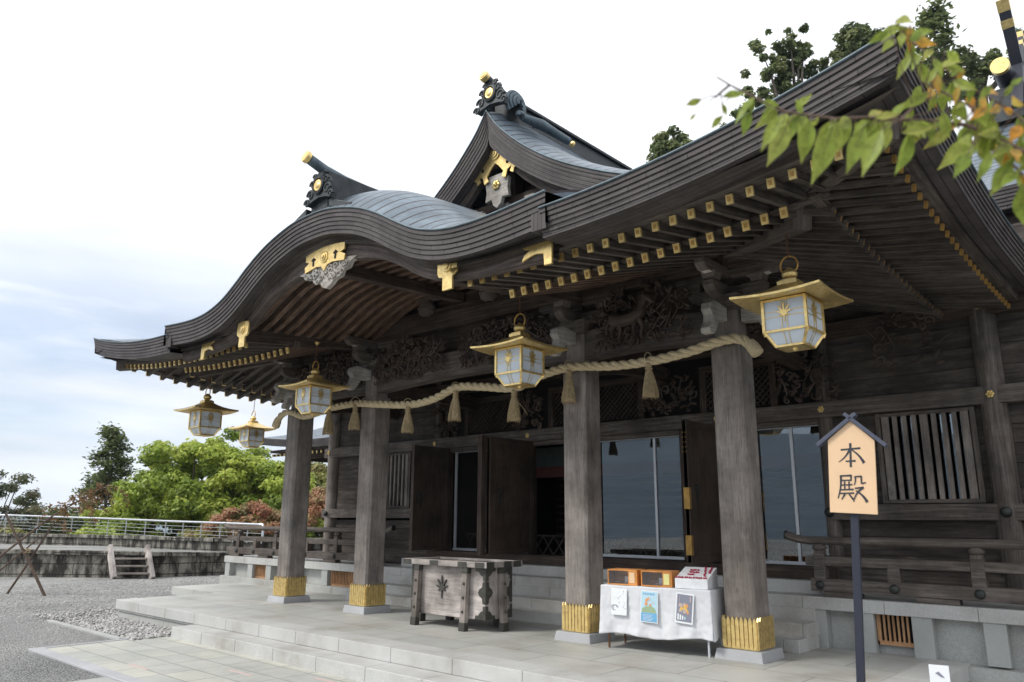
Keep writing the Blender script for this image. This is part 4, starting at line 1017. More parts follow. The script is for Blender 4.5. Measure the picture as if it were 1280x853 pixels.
relief(-13.2, -11.2, 8.36, 3.84, 4.55, 14)
relief(-4.12, -4.12+1.9, 8.9, 3.85, 4.55, 15, ax=(0, 1, 0))
relief(-6.9, -5.9, 10.82, 3.2, 3.85, 16, dens=.8); relief(-9.7, -9.0, 10.82, 3.2, 3.85, 17, dens=.8); relief(-12.0, -11.2, 10.82, 3.2, 3.85, 18, dens=.8); relief(-4.6, -3.7, 10.82, 3.2, 3.9, 19, dens=.8)
relief(-3.2, -2.4, 10.8, 3.5, 4.3, 20, dens=.5)
# ---------------------------------------------------------------- WALLS of the hall
WY = 11.0
def add_part_box(name, mat, x0, x1, y0, y1, z0, z1, bev=.006, parent=None, label=None):
    g = MB(); g.box(x0, x1, y0, y1, z0, z1); return part(g, name, mat, parent, bev, label)
wall_segs = [(-15.7, -14.5), (-12.86, -11.75), (-4.02, -3.42), (-2.10, 1.2)]
g = MB()
def planks(mb, x0, x1, z0, z1, hgt=.235):
    z_ = z0; k = 0
    while z_ < z1-.02:
        z2 = min(z_+hgt, z1); mb.box(x0, x1, WY+.03+.006*(k % 2), WY+.09, z_+.003, z2-.003); z_ = z2; k += 1
for a, b in ((-15.7, -14.5), (-14.5, -12.86), (-12.86, -11.75)):
    planks(g, a, b, .62, 1.5)
planks(g, -15.7, -14.35, 1.72, 2.95); planks(g, -12.9, -11.75, 1.72, 2.95)
planks(g, -15.7, -11.75, 3.16, 4.08, .30)
for a, b, z0, z1 in ((-4.02, 1.2, .62, 1.56), (-4.02, -3.30, 1.75, 2.95), (-2.16, 1.2, 1.75, 2.95), (-3.95, 1.2, 3.16, 4.08)): planks(g, a, b, z0, z1, .27 if z0 > 3 else .235)
planks(g, -15.7, 1.2, 4.25, 5.2, .3)
part(g, 'plank_wall', 'wood_wall')
for z0, z1, y0, xa, xb in ((1.54, 1.74, -.11, -15.95, -11.7), (1.54, 1.74, -.11, -4.02, 1.2), (2.94, 3.16, -.12, -15.95, 1.2), (4.06, 4.27, -.12, -15.95, 1.2), (.62, .90, -.08, -15.8, 1.2)):
    add_part_box('wall_rail', 'wood_grey' if z0 < 4 else 'wood_dark', xa, xb, WY+y0, WY+.05, z0, z1, .008)
for x_ in (-15.72, -14.45, -12.0, -4.0, -1.93, .9):
    g = MB(); g.cyl((x_, WY+.01, .60), (x_, WY+.01, 5.1), .15 if x_ in (-1.93, .9, -15.72) else .10, None, 20); part(g, 'wall_post', 'wood_pillar' if x_ < -15 else 'wood_grey')
# side wall on the left (goes back) and right hidden end
g = MB()
z_ = .62
while z_ < 5.0:
    g.box(-15.76, -15.70, WY+.1, 17.8, z_+.003, z_+.232); z_ += .235
g.box(-15.86, -15.76, WY+.1, 17.8, 1.54, 1.74); g.box(-15.86, -15.76, WY+.1, 17.8, 2.94, 3.16)
g.box(1.2, 1.26, WY, 17.8, .62, 5.0); g.box(-15.7, 1.2, 17.8, 17.86, .62, 5.0)
part(g, 'side_wall', 'wood_wall')
# nail covers
def rosette(x, y, z, r_=.05, mat='gold', parent=None, name='nail_cover'):
    g = MB()
    for k in range(6): g.ball((x+r_*.62*math.cos(k*PI/3), y, z+r_*.62*math.sin(k*PI/3)), r_*.42, 1, 0, (1, .5, 1))
    g.ball((x, y-.01, z), r_*.4, 1); return part(g, name, mat, parent)
for x_ in (-15.72, -14.45, -12.0, -9.45, -7.9, -5.6, -4.0, -1.93, .9):
    rosette(x_, WY-.16 if x_ in (-1.93, .9, -15.72) else WY-.135, 3.05)
for x_ in (-1.93, -4.0): rosette(x_, WY-.16, 4.17)
for x_ in (-1.93, -4.0, -15.72): 
    g = MB(); g.lathe((x_, WY-.15, 1.64), [(.065, 0), (.06, -.02), (.03, -.035), (0, -.04)], 14, 0, (0, 1, 0)); part(g, 'nail_cover', 'iron')
# transom lattice
for a, b in ((-11.15, -9.75), (-8.95, -7.0), (-5.85, -4.7)):
    g = MB(); n_ = int((b-a)/.095)
    for k in range(-6, n_+1):
        for dr in (1, -1):
            x0_, x1_ = a+k*.095, a+k*.095+.62
            z0_, z1_ = (3.2, 3.82) if dr > 0 else (3.82, 3.2)
            if x0_ < a: t = (a-x0_)/.62; x0_, z0_ = a, lerp(z0_, z1_, t)
            if x1_ > b: t = (b-x0_)/(x1_-x0_); x1_, z1_ = b, lerp(z0_, z1_, t)
            if x1_-x0_ > .03: g.beam((x0_, WY-.02-.012*dr, z0_), (x1_, WY-.02-.012*dr, z1_), .014, .022, 0, (0, 1, 0))
    g.box(a-.05, b+.05, WY-.06, WY+.03, 3.80, 3.90)
    for x_ in (a, b): g.box(x_-.05, x_+.05, WY-.06, WY+.03, 3.16, 3.80)
    part(g, 'lattice_transom', 'wood_dark')
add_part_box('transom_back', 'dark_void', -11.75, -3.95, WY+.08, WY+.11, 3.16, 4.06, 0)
# slatted windows
for a, b, n_ in ((-14.35, -12.9, 11), (-3.26, -2.20, 9)):
    g = MB()
    g.box(a-.04, b+.04, WY-.05, WY+.02, 1.75, 1.80); g.box(a-.04, b+.04, WY-.05, WY+.02, 2.88, 2.93); g.box(a-.06, a, WY-.06, WY+.02, 1.75, 2.93); g.box(b, b+.06, WY-.06, WY+.02, 1.75, 2.93)
    wdw = part(g, 'slatted_window', 'wood_grey', None, .004)
    for k in range(n_):
        x_ = a+(b-a)*(k+.5)/n_; 
        g = MB(); wd_ = .028 if k not in (0, n_//2, n_-1) else .045
        g.box(x_-wd_, x_+wd_, WY-.055, WY-.01, 1.80, 2.88); part(g, 'slat', 'wood_pillar', wdw, .003)
    g = MB(); g.box(a, b, WY+.05, WY+.06, 1.8, 2.88); part(g, 'pane', 'glass', wdw)
    g = MB()
    for k in range(10): g.box(a, b, WY+.062, WY+.075, 1.85+k*.105, 1.862+k*.105)
    for k in range(n_+1): x_ = a+(b-a)*k/n_; g.box(x_-.006, x_+.006, WY+.064, WY+.08, 1.8, 2.88)
    part(g, 'muntin_grid', 'dark_void', wdw)
# interior
g = MB(); g.box(-11.75, -3.95, WY+.1, 17.6, .80, .86); part(g, 'interior_floor', 'wood_dark')
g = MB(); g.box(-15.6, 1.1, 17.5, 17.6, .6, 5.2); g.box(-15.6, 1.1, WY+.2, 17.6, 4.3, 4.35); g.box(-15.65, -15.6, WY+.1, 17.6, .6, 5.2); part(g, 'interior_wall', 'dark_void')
g = MB()
for k in range(12): g.box(-11.7, -4.0, 14.5, 14.53, 1.0+k*.16, 1.06+k*.16)
part(g, 'interior_blind', 'wood_dark')
g = MB(); g.box(-11.7, -4.0, 12.2, 12.22, 2.55, 2.95); part(g, 'hanging_curtain', 'curtain'); g = MB(); g.box(-11.7, -4.0, 12.18, 12.2, 2.35, 2.56); part(g, 'curtain_hem', 'curtain_red')
g = MB()
for k in range(30):
    x_ = -11.6+k*.26
    for d_ in (-1, 1): g.beam((x_-.13*d_, WY+.55, .88), (x_+.13*d_, WY+.56, 1.22), .018, .018)
g.beam((-11.7, WY+.55, 1.23), (-4, WY+.55, 1.23), .03, .03)
part(g, 'low_bamboo_fence', 'wood_grey')
# glass sliding doors with pale metal frames
for a, b, mull in ((-11.62, -9.55, (-11.58, -10.55,)), (-8.05, -6.30, (-8.02, -6.86)), (-5.15, -4.04, (-5.12, -4.55, -4.07))):
    g = MB()
    for x_ in mull: g.box(x_-.022, x_+.022, WY+.085, WY+.13, .96, 2.86)
    g.box(a, b, WY+.08, WY+.135, .92, .965); g.box(a, b, WY+.08, WY+.135, 2.85, 2.885)
    fr = part(g, 'sliding_door', 'alu', None, .003, 'glass sliding door in pale metal frame')
    g = MB(); g.add([(a, WY+.11, .96), (b, WY+.11, .96), (b, WY+.11, 2.86), (a, WY+.11, 2.86)], [(0, 1, 2, 3)]); part(g, 'pane', 'glass', fr)
add_part_box('door_head', 'wood_grey', -11.75, -3.95, WY-.03, WY+.07, 2.86, 2.94)
# folding door leaves standing open
def leaf(x, y0, y1, post=True, gold=False):
    g = MB(); g.box(x-.03, x+.03, y0, y1, .95, 2.93)
    d = part(g, 'door_leaf', 'wood_door', None, .004)
    g = MB()
    for (a, b, c_, e) in ((y0, y0+.09, .93, 2.95), (y1-.09, y1, .93, 2.95)): g.box(x-.04, x+.04, a, b, c_, e)
    g.box(x-.038, x+.038, y0+.09, y1-.09, .94, 1.04); g.box(x-.038, x+.038, y0+.09, y1-.09, 2.84, 2.94)
    part(g, 'leaf_frame', 'wood_door', d, .004)
    g = MB(); yh = lerp(y0, y1, .22)
    g.lathe((x+.035, yh, 1.98), [(.045, 0), (.045, .008), (.015, .02), (0, .025)], 12, 0, (1, 0, 0)); g.tube([(x+.06, yh+.032*math.cos(t), 1.92+.045*math.sin(t)) for t in frange(0, 2*PI, 14)], .007, 6, 0, False); g.box(x+.03, x+.037, yh-.012, yh+.012, 1.72, 1.92)
    part(g, 'ring_pull', 'iron', d)
    if gold:
        g = MB()
        for z0_, z1_ in ((1.05, 1.32), (1.68, 1.98)): g.box(x-.045, x+.045, y0-.008, y0+.05, z0_, z1_)
        for k in range(5):
            for q_ in (-1, 1): g.ball((x+q_*.022, y0-.01, 2.48+k*.07), .012, 1)
        part(g, 'gold_fitting', 'gold_dull', d, .003)
leaf(-11.68, 10.02, 10.98); leaf(-9.42, 9.80, 10.98); leaf(-5.62, 9.9, 10.98, True, True)
for x_ in (-11.70, -9.46, -8.1, -6.25, -5.64, -5.2):
    add_part_box('door_post', 'wood_dark', x_-.06, x_+.06, WY-.05, WY+.08, .9, 2.94)
leaf2 = None
g = MB(); g.box(-9.56, -9.46, 9.68, 9.80, .93, 2.97); part(g, 'door_edge_post', 'wood_dark', None, .005)
# ---------------------------------------------------------------- PODIUM under the hall
PY = 10.08
g = MB()
x = -18.85
while x < 1.4:
    x1 = min(x+.98, 1.4); g.box(x+.002, x1-.002, PY, PY+.5, .45, .60); x = x1
g.box(-18.85, 1.4, PY+.5, 18.5, .40, .597)
pod = part(g, 'stone_podium', 'granite_step', None, .006)
g = MB(); g.box(-18.75, 1.4, PY+.17, 18.4, -.5, .45); part(g, 'podium_core', 'granite_green', pod)
g = MB(); x = -18.9
while x < -12.9: x1 = min(x+.95, -12.9); g.box(x+.002, x1-.002, PY-.06, PY+.17, -.3, .13); x = x1
part(g, 'base_course', 'granite_green', pod, .006); g = MB(); x = -2.36
while x < 1.4: x1 = min(x+.95, 1.4); g.box(x+.002, x1-.002, PY-.05, PY+.17, -.3, -.02); x = x1
part(g, 'base_course', 'granite_green', pod, .006)
vent_l = [(-17.4, -16.95), (-12.05-1.9, -13.45)]
def podium_posts(xs__, z0):
    for x_ in xs__: g = MB(); g.box(x_-.11, x_+.11, PY+.02, PY+.17, z0, .45); part(g, 'podium_post', 'granite', pod, .005)
podium_posts([-18.7, -17.62, -16.8, -15.6, -14.55, -13.15], .13)
podium_posts([-3.98, -3.42, -2.78, -2.05, -1.55, -.3], -.02 if False else 0.0)
for a, b, z0 in ((-17.5, -16.92, .13), (-14.4, -13.3, .13), (-3.30, -2.90, .10)):
    g = MB(); g.box(a, b, PY+.155, PY+.165, z0, .45, 1); n_ = int((b-a)/.052)
    for k in range(n_): x_ = a+.03+k*.052; g.box(x_-.012, x_+.012, PY+.10, PY+.13, z0+.03, .445)
    g.box(a, b, PY+.09, PY+.14, z0, z0+.045); g.box(a, a+.02, PY+.09, PY+.14, z0, .447)
    part(g, 'wooden_vent', ['wood_new', 'dark_void'], pod, .002)
# three stone steps up to the doors
g = MB()
for k, (y_, z1) in enumerate(((9.42, .155), (9.74, .305), (10.05, .455))):
    x = -12.85+.12*k
    xe = -3.95-.02*k
    while x < xe-.01: x1 = min(x+1.45, xe); g.box(x+.002, x1-.002, y_, y_+.62, z1-.154, z1); x = x1
part(g, 'stone_steps', 'granite_step', None, .007)
g = MB(); x = -12.4
while x < -4.1: x1 = min(x+1.4, -4.05); g.box(x+.002, x1-.002, 10.42, 10.95, .60, .76); x = x1
part(g, 'door_sill_stone', 'granite_step', None, .006)
add_part_box('door_sill', 'wood_dark', -11.9, -3.98, 10.62, WY+.1, .762, .92)
# ================================================================== WOODEN RAILINGS on the podium
def railing(name, label, x0, x1, end_at, posts, z0=.60, y=10.22):
    t = thing(name, label, 'railing', ((x0+x1)/2, y, z0), 0, 'wooden railings on the podium'); inv = Matrix.Translation((-(x0+x1)/2, -y, -z0))
    def pp(g, n_, mat, bev=.008):
        o = g.build(n_, mat, t, bev); o.matrix_parent_inverse = inv; return o
    g = MB(); g.beam((x0, y, z0+.14), (x1, y, z0+.14), .15, .15); pp(g, 'bottom_rail', 'wood_grey')
    g = MB(); g.beam((x0-.06, y, z0+.43), (x1+.06, y, z0+.43), .10, .11); pp(g, 'middle_rail', 'wood_grey')
    dz = .07
    pts = [(x0-.30, y, z0+.68+dz*.9), (x0-.16, y, z0+.68+dz*.25), (x0, y, z0+.68)] + [(q, y, z0+.68) for q in frange(x0+.2, x1-.2, 8)] + [(x1, y, z0+.68), (x1+.16, y, z0+.68+dz*.25), (x1+.30, y, z0+.68+dz*.9)]
    g = MB(); g.tube(pts, .052, 12); pp(g, 'hand_rail', 'wood_grey', 0)
    g = MB()
    for q in (pts[0], pts[-1]):
        s_ = -1 if q is pts[0] else 1; g.cyl((q[0]+s_*.0, q[1], q[2]), (q[0]+s_*.02, q[1], q[2]+.003), .056, None, 14)
    pp(g, 'rail_cap', 'iron', 0)
    for i, px_ in enumerate(posts):
        g = MB(); full = i % 2 == 0
        g.frame((px_, y, z0+.30), Vector((1,0,0)), Vector((0,1,0)), Vector((0,0,1)), .075, .07, .22 if full else .12, 0, .9)
        if full:
            g.box(px_-.06, px_+.06, y-.06, y+.06, z0+.48, z0+.56); g.lathe((px_, y, z0+.55), [(.05, 0), (.085, .03), (.085, .06), (.05, .09)], 14)
        p_ = pp(g, 'railing_post', 'wood_grey')
        g = MB(); g.lathe((px_, y-.075, z0+.14), [(.055, 0), (.052, -.02), (.03, -.035), (0, -.04)], 14, 0, (0, 1, 0)); g.build('boss', 'iron', p_).matrix_parent_inverse = Matrix.Identity(4)
        bo = bpy.data.objects[-1] if False else None
    for a in frange(x0+.15, x1-.6, 5): g = MB(); g.box(a, a+.45, y-.07, y+.07, z0, z0+.062); pp(g, 'rail_foot', 'wood_grey', .004)
    return t
railing('wooden_railing', 'dark wooden shrine railing behind the signboard post, under the slatted window', -4.05, 1.0, 0, [-3.93, -3.05, -2.16, -1.2, -.2, .8])
railing('wooden_railing', 'weathered grey wooden railing passing behind two porch pillars near the green trees', -18.9, -12.75, 0, [-18.4, -17.6, -16.7, -15.4, -14.3, -13.1], .60)
# ================================================================== HANGING LANTERNS
def maple(sc, lobes=(.0, .62, 1.22, 1.85, 2.35)):
    pts = []
    tips = [(PI/2, 1.0), (PI/2-.62, .86), (PI/2-1.25, .72), (PI/2-1.95, .50)]
    seq = [(-PI/2, .16)]
    angs = [(PI/2+1.95, .5), (PI/2+1.25, .72), (PI/2+.62, .86), (PI/2, 1.0), (PI/2-.62, .86), (PI/2-1.25, .72), (PI/2-1.95, .5)]
    out = [(.03, -.75), (-.03, -.75), (-.05, -.22)]
    for i, (a, r_) in enumerate(angs):
        for da, rr in ((.16, .52), (.10, .80), (0, 1.0), (-.10, .80), (-.16, .52)): out.append((r_*rr*math.cos(a+da), r_*rr*math.sin(a+da)))
        if i < 6: a2 = (a+angs[i+1][0])/2; out.append((.26*math.cos(a2), .26*math.sin(a2)))
    out.append((.05, -.22))
    return [(x*sc, y*sc) for x, y in out]
def make_lantern(label):
    t = thing('hanging_lantern', label, 'lantern', (0, 0, 0), 0, 'gilded maple leaf lanterns hanging from the eaves')
    # local origin : centre of the body's top; body half width .23
    W_ = .225; g = MB()
    # pyramid roof, slightly concave with flared square eave
    prof = [(.475, .02), (.46, .045), (.36, .075), (.25, .115), (.16, .165), (.105, .20)]
    fs = []; V = []
    for r_, h_ in prof: V += [(-r_, -r_, h_+(.03 if r_ > .44 else 0)), (r_, -r_, h_+(.03 if r_ > .44 else 0)), (r_, r_, h_+(.03 if r_ > .44 else 0)), (-r_, r_, h_+(.03 if r_ > .44 else 0))]
    # mid points lower at the eave : subdivide the sides
    def ring(r_, h_, lift):
        o_ = []
        for (a, b) in ((-1,-1), (1,-1), (1,1), (-1,1)):
            n2 = {(-1,-1):(1,-1), (1,-1):(1,1), (1,1):(-1,1), (-1,1):(-1,-1)}[(a, b)]
            for k in range(6):
                tt = k/6; x_, y_ = lerp(a, n2[0], tt), lerp(b, n2[1], tt); o_.append((x_*r_, y_*r_, h_+lift*(abs(2*tt-1)**2)))
        return o_
    rings = [ring(.475, .005, .03), ring(.475, .03, .03), ring(.36, .07, .012), ring(.25, .115, .004), ring(.16, .165, 0), ring(.10, .205, 0)]
    V = [p for r_ in rings for p in r_]; fs = []
    for i in range(5):
        for k in range(24): k2 = (k+1) % 24; fs.append((i*24+k, i*24+k2, (i+1)*24+k2, (i+1)*24+k))
    g.add(V, fs); inner = ring(.235, .03, 0); o0 = len(g.v); g.add(rings[0]+inner, [(k, 24+k, 24+(k+1) % 24, (k+1) % 24) for k in range(24)])
    g.build('lantern_roof', 'gold', t)
    g = MB(); g.box(-.105, .105, -.105, .105, .195, .245); g.box(-.085, .085, -.085, .085, .245, .262); g.lathe((0, 0, .26), [(.035, 0), (.075, .035), (.085, .07), (.065, .105), (.03, .125), (.022, .14)], 18)
    g.build('finial', 'gold', t, .004)
    g = MB(); g.tube([(.095*math.cos(a), 0, .43+.10*math.sin(a)) for a in frange(0, 2*PI, 25)], .011, 8, 0, False); g.build('ring', 'gold_dull', t)
    g = MB()
    for k in range(7):
        z0 = .545+k*.048
        g.tube([( (.013*math.cos(a) if k % 2 else 0), (0 if k % 2 else .013*math.cos(a)), z0+.028*math.sin(a)) for a in frange(0, 2*PI, 9)], .0045, 5, 0, False)
    g.build('chain', 'copper_brown', t)
    g = MB(); g.lathe((0, 0, .86), [(.0, -.03), (.025, -.01), (.05, .02), (.055, .035), (.04, .05)], 16); g.build('ceiling_hook', 'gold', t)
    # frame
    g = MB(); zt, zm, zb, wb = .02, -.32, -.47, .145
    for a, b in ((-1,-1), (1,-1), (1,1), (-1,1)):
        g.beam((a*W_, b*W_, zt), (a*W_, b*W_, zm-.01), .030, .030, 0, (0, 1, 0)); g.beam((a*W_, b*W_, zm), (a*wb, b*wb, zb), .026, .026)
        g.beam((a*W_, b*W_, zm-.0), (a*(W_-.01), b*(W_-.01), zm-.045), .03, .03)
    for z_, w2 in ((zt-.01, W_), (zm, W_), (zb, wb)):
        for a, b, c_, d_ in ((-1,-1,1,-1), (1,-1,1,1), (1,1,-1,1), (-1,1,-1,-1)): g.beam((a*w2, b*w2, z_), (c_*w2, d_*w2, z_), .024, .024)
    g.box(-wb, wb, -wb, wb, zb-.012, zb+.004)
    g.lathe((0, 0, zb-.012), [(.03, 0), (.02, -.02), (0, -.028)], 10)
    g.build('frame', 'gold', t)
    for side in range(4):
        Rm = Matrix.Rotation(side*PI/2, 3, 'Z')
        def q(x, y, z): return Rm @ Vector((x, y, z))
        g = MB(); g.add([q(-W_, -W_+.004, zm), q(W_, -W_+.004, zm), q(W_, -W_+.004, zt), q(-W_, -W_+.004, zt)], [(0, 1, 2, 3)]); g.add([q(-wb, -wb+.004, zb), q(wb, -wb+.004, zb), q(W_, -W_+.006, zm), q(-W_, -W_+.006, zm)], [(0, 1, 2, 3)])
        p = g.build('panel', 'white_glass', t)
        g = MB(); X_, Y_ = q(1, 0, 0), q(0, 0, 1)
        o_ = q(0, -W_-.006, -.145); g.prism(maple(.125), o_, X_, Y_, .008)
        for s_ in (-.028, .028):
            g.beam(q(s_, -W_-.002, zm), q(s_, -W_-.002, zt), .006, .006, 0, (0, 1, 0) if side % 2 == 0 else (1, 0, 0)); g.beam(q(-W_, -W_-.002, -.145+s_), q(W_, -W_-.002, -.145+s_), .006, .006)
            g.beam(q(s_, -W_, zm), q(s_*.8, -wb-.002, zb), .005, .005)
        g.build('leaf_emblem', 'gold', p)
    return t
LN = [(-2.90, 7.35, 3.63, .94, 'largest gilded lantern, hanging below the hip rafter above the signboard'),
      (-6.53, 7.36, 3.66, .96, 'gilded lantern in front of the rope, straight above the gap between offering box and table'),
      (-11.14, 7.32, 3.66, .90, 'gilded lantern overlapping the tops of the two pillars farthest from the signboard'),
      (-14.88, 7.30, 3.58, .96, 'gilded lantern hanging in open air against clouds and the bright green maple'),
      (-18.2, 10.2, 3.72, .92, 'smallest gilded lantern, hanging beside the pavilion roof tip')]
l0 = make_lantern(LN[0][4])
for i, (x, y, z, s_, lab) in enumerate(LN):
    l = l0 if i == 0 else copy_tree(l0)
    l.location = (x, y, z); l.scale = (s_,)*3; l['label'] = lab
# ================================================================== STRAW ROPE
rope_pts = [(-13.80,3.36),(-13.62,3.50),(-13.34,3.56),(-12.76,3.42),(-11.92,3.50),(-11.15,3.51),(-10.6,3.45),(-9.71,3.36),(-9.15,3.40),(-8.62,3.53),(-8.07,3.48),(-7.42,3.40),(-6.97,3.52),(-6.42,3.58),(-5.73,3.52),(-5.21,3.52),(-4.66,3.58),(-4.25,3.66),(-4.02,3.65),(-3.88,3.55)]
def rope_y(x): return interp([(-13.8, 8.22), (-10.9, 8.20), (-6.4, 8.30), (-4.2, 8.50), (-3.8, 8.52)], x)
rope = thing('straw_rope', 'thick twisted straw rope strung across the four porch pillars', 'rope', (XC, 8.2, 3.4)); RM = Matrix.Translation((-XC, -8.2, -3.4))
g = MB(); tabr = rope_pts
N_ = 760; xs2 = frange(-13.72, -3.88, N_)
cl = [Vector((x, rope_y(x), smooth_tab(tabr, x))) for x in xs2]
for st in range(3):
    P = []; al = 0
    for i, p in enumerate(cl):
        if i: al += (p-cl[i-1]).length
        tg = (cl[min(i+1, N_-1)]-cl[max(i-1, 0)]).normalized(); a = Vector((0, 1, 0)); b = tg.cross(a).normalized(); an = al*2*PI/.42 + st*2*PI/3
        P.append(p + (a*math.cos(an)+b*math.sin(an))*.031)
    g.tube(P, .035, 7)
o = g.build('twisted_strands', 'straw', rope); o.matrix_parent_inverse = RM
g = MB(); random.seed(5)
for e, d_ in ((cl[-1], Vector((.55, 0, -.85))), (cl[0], Vector((-.5, 0, -.9)))):
    g = MB()
    g.tube([e-d_*.05, e+d_*.02, e+d_*.10, e+d_*.13, e+d_*.132], [.062, .078, .078, .074, .055], 18)
    o = g.build('rope_end', 'straw', rope); o.matrix_parent_inverse = RM
tassel0 = None
for i, (x, zt) in enumerate(((-11.92, 3.49), (-11.12, 3.48), (-9.72, 3.32), (-8.62, 3.47), (-7.42, 3.36), (-6.43, 3.53), (-5.22, 3.49))):
    random.seed(40+i); g = MB(); c_ = Vector((x, rope_y(x)-.03, zt-.02))
    lean = random.uniform(-.02, .02); ln = random.uniform(.40, .46)
    g.lathe(c_, [(.0, .03), (.035, .02), (.045, -.02), (.03, -.06), (.042, -.08), (.06, -.16), (.085, -ln+.06), (.095, -ln+.01), (.06, -ln+.02), (0, -ln+.03)], 18)
    for k in range(80):
        a = random.uniform(0, 2*PI); r1 = random.uniform(.08, .105)
        g.tube([c_+Vector((.030*math.cos(a), .030*math.sin(a), -.06)), c_+Vector((.062*math.cos(a)+lean*.4, .062*math.sin(a), -.17)), c_+Vector((r1*.93*math.cos(a)+lean, r1*.93*math.sin(a), -ln+.08)), c_+Vector((r1*math.cos(a)+lean, r1*math.sin(a), -ln+random.uniform(-.02, .02)))], [.006, .006, .005, .003], 4)
    g.tube([c_+Vector((.046*math.cos(a), .046*math.sin(a), -.055)) for a in frange(0, 2*PI, 12)], .008, 5)
    if i == 4:
        for k in range(5): g.tube([c_+Vector((.06, 0, -.16)), c_+Vector((.12+.02*k, 0, -.2-.02*k)), c_+Vector((.16+.03*k, -.02, -.24-.035*k))], .003, 4)
    o = g.build('straw_tassel', 'straw_dark', rope); o.matrix_parent_inverse = RM
    g = MB(); g.tube([c_+Vector((.085*0, .095*math.cos(a), .07+.09*math.sin(a))) for a in frange(0, 2*PI, 14)], .006, 5, 0, False); o2 = g.build('tie_cord', 'straw', o)
# ================================================================== OFFERING BOX
bx = thing('offering_box', 'large grey wooden offering box with iron corner plates and a maple leaf emblem', 'offering box', (-8.43, 8.42, 0), 0)
def bp(g, n_, m_, bev=.006, par=None): return g.build(n_, m_, par or bx, bev)
BX0, BX1, BY0, BY1 = -.92, .60, -.32, .24
g = MB(); g.box(BX0, BX1, BY0, BY0+.05, .16, .86); g.box(BX0, BX1, BY1-.05, BY1, .16, .86); g.box(BX0, BX0+.05, BY0+.05, BY1-.05, .16, .86); g.box(BX1-.05, BX1, BY0+.05, BY1-.05, .16, .86); g.box(BX0+.05, BX1-.05, BY0+.05, BY1-.05, .18, .20)
body = bp(g, 'box_body', 'wood_box')
g = MB(); 
for a in (BY0-.10, BY1+.02): g.box(BX0-.10, BX1+.10, a, a+.10, .86, .94)
for a in (BX0-.09, BX1+.0): g.box(a, a+.09, BY0, BY1+.02, .862, .938)
bp(g, 'rim', 'wood_box')
for k in range(6):
    g = MB(); g.beam((BX0+.02, BY0+.07+k*.085, .90), (BX1-.02, BY0+.06+k*.085, .90), .035, .035, 0); bp(g, 'grille_bar', 'wood_grey', .002)
def leg(xl, yl, dx, dy):
    g = MB(); g.beam((xl+dx, yl+dy, 0), (xl, yl, .86), .10, .075, 0, (0, 1, 0) if dx == 0 else (1, 0, 0)); o = bp(g, 'leg', 'wood_pillar')
    g = MB(); d_ = Vector((xl-(xl+dx), yl-(yl+dy), .86)); b0 = Vector((xl+dx, yl+dy, 0))
    g.beam(b0, b0+d_*.13, .112, .087, 0, (0, 1, 0) if dx == 0 else (1, 0, 0)); bp(g, 'iron_shoe', 'iron_green', .003, o); g = MB(); g.beam(b0+d_*.9, b0+d_, .112, .087, 0, (0, 1, 0) if dx == 0 else (1, 0, 0))
    bp(g, 'iron_shoe', 'iron_green', .003, o)
    for f in (.3, .52, .74):
        g = MB(); c_ = b0+d_*f; nv = Vector((0, -1, 0)) if dx == 0 else Vector((1, 0, 0)); g.ball(c_+nv*.042, .022, 1); bp(g, 'stud', 'iron_green', 0, o)
for xl in (-.74, .26): leg(xl, BY0-.04, 0, -.05)
for xl in (-.74, .26): leg(xl, BY1+.04, 0, .05)
for yl in (-.03,): leg(BX1+.04, yl, .05, 0); leg(BX0-.04, yl, -.05, 0)
g = MB()   # corner plates, cusped
cus = [(0, 0), (.16, 0), (.15, .05), (.11, .05), (.07, .10), (.04, .11), (.04, .16), (0, .17)]
mid = [(0, -.14), (.05, -.13), (.06, -.07), (.11, -.04), (.13, 0), (.11, .04), (.06, .07), (.05, .13), (0, .14)]
for fx, sg in ((BX0, 1), (BX1, -1)):
    for zz, sz in ((.16, 1), (.86, -1)): g = MB(); g.prism([(a*sg*1.25, b*sz*1.1) for a, b in cus], (fx, BY0-.004, zz), (1,0,0), (0,0,1), .008); bp(g, 'iron_plate', 'iron_green', .002)
    g = MB(); g.prism([(a*sg*1.1, b*1.1) for a, b in mid], (fx, BY0-.004, .52), (1,0,0), (0,0,1), .008); bp(g, 'iron_plate', 'iron_green', .002)
for fy, sg in ((BY0, 1), (BY1, -1)):
    for zz, sz in ((.16, 1), (.86, -1)): g = MB(); g.prism([(a*sg*1.25, b*sz*1.1) for a, b in cus], (BX1+.004, fy, zz), (0,1,0), (0,0,1), .008); bp(g, 'iron_plate', 'iron_green', .002)
    g = MB(); g.prism([(a*sg*1.1, b*1.1) for a, b in mid], (BX1+.004, fy, .52), (0,1,0), (0,0,1), .008); bp(g, 'iron_plate', 'iron_green', .002)
for x_ in (BX0-.06, -.40, .18, BX1-.08): g = MB(); g.box(x_-.04, x_+.14, BY0-.106, BY0-.10, .865, .935); bp(g, 'rim_plate', 'iron_green', .002)
for y_ in (BY0-.1, -.05, BY1-.08): g = MB(); g.box(BX1+.098, BX1+.105, y_, y_+.16, .858, .943); bp(g, 'rim_plate', 'iron_green', .002)
g = MB(); g.prism(maple(.185), (-.26, BY0-.012, .54), (1,0,0), (0,0,1), .022); bp(g, 'leaf_emblem', 'iron_green', .004)
bx.rotation_euler = (0, 0, R(1.5))
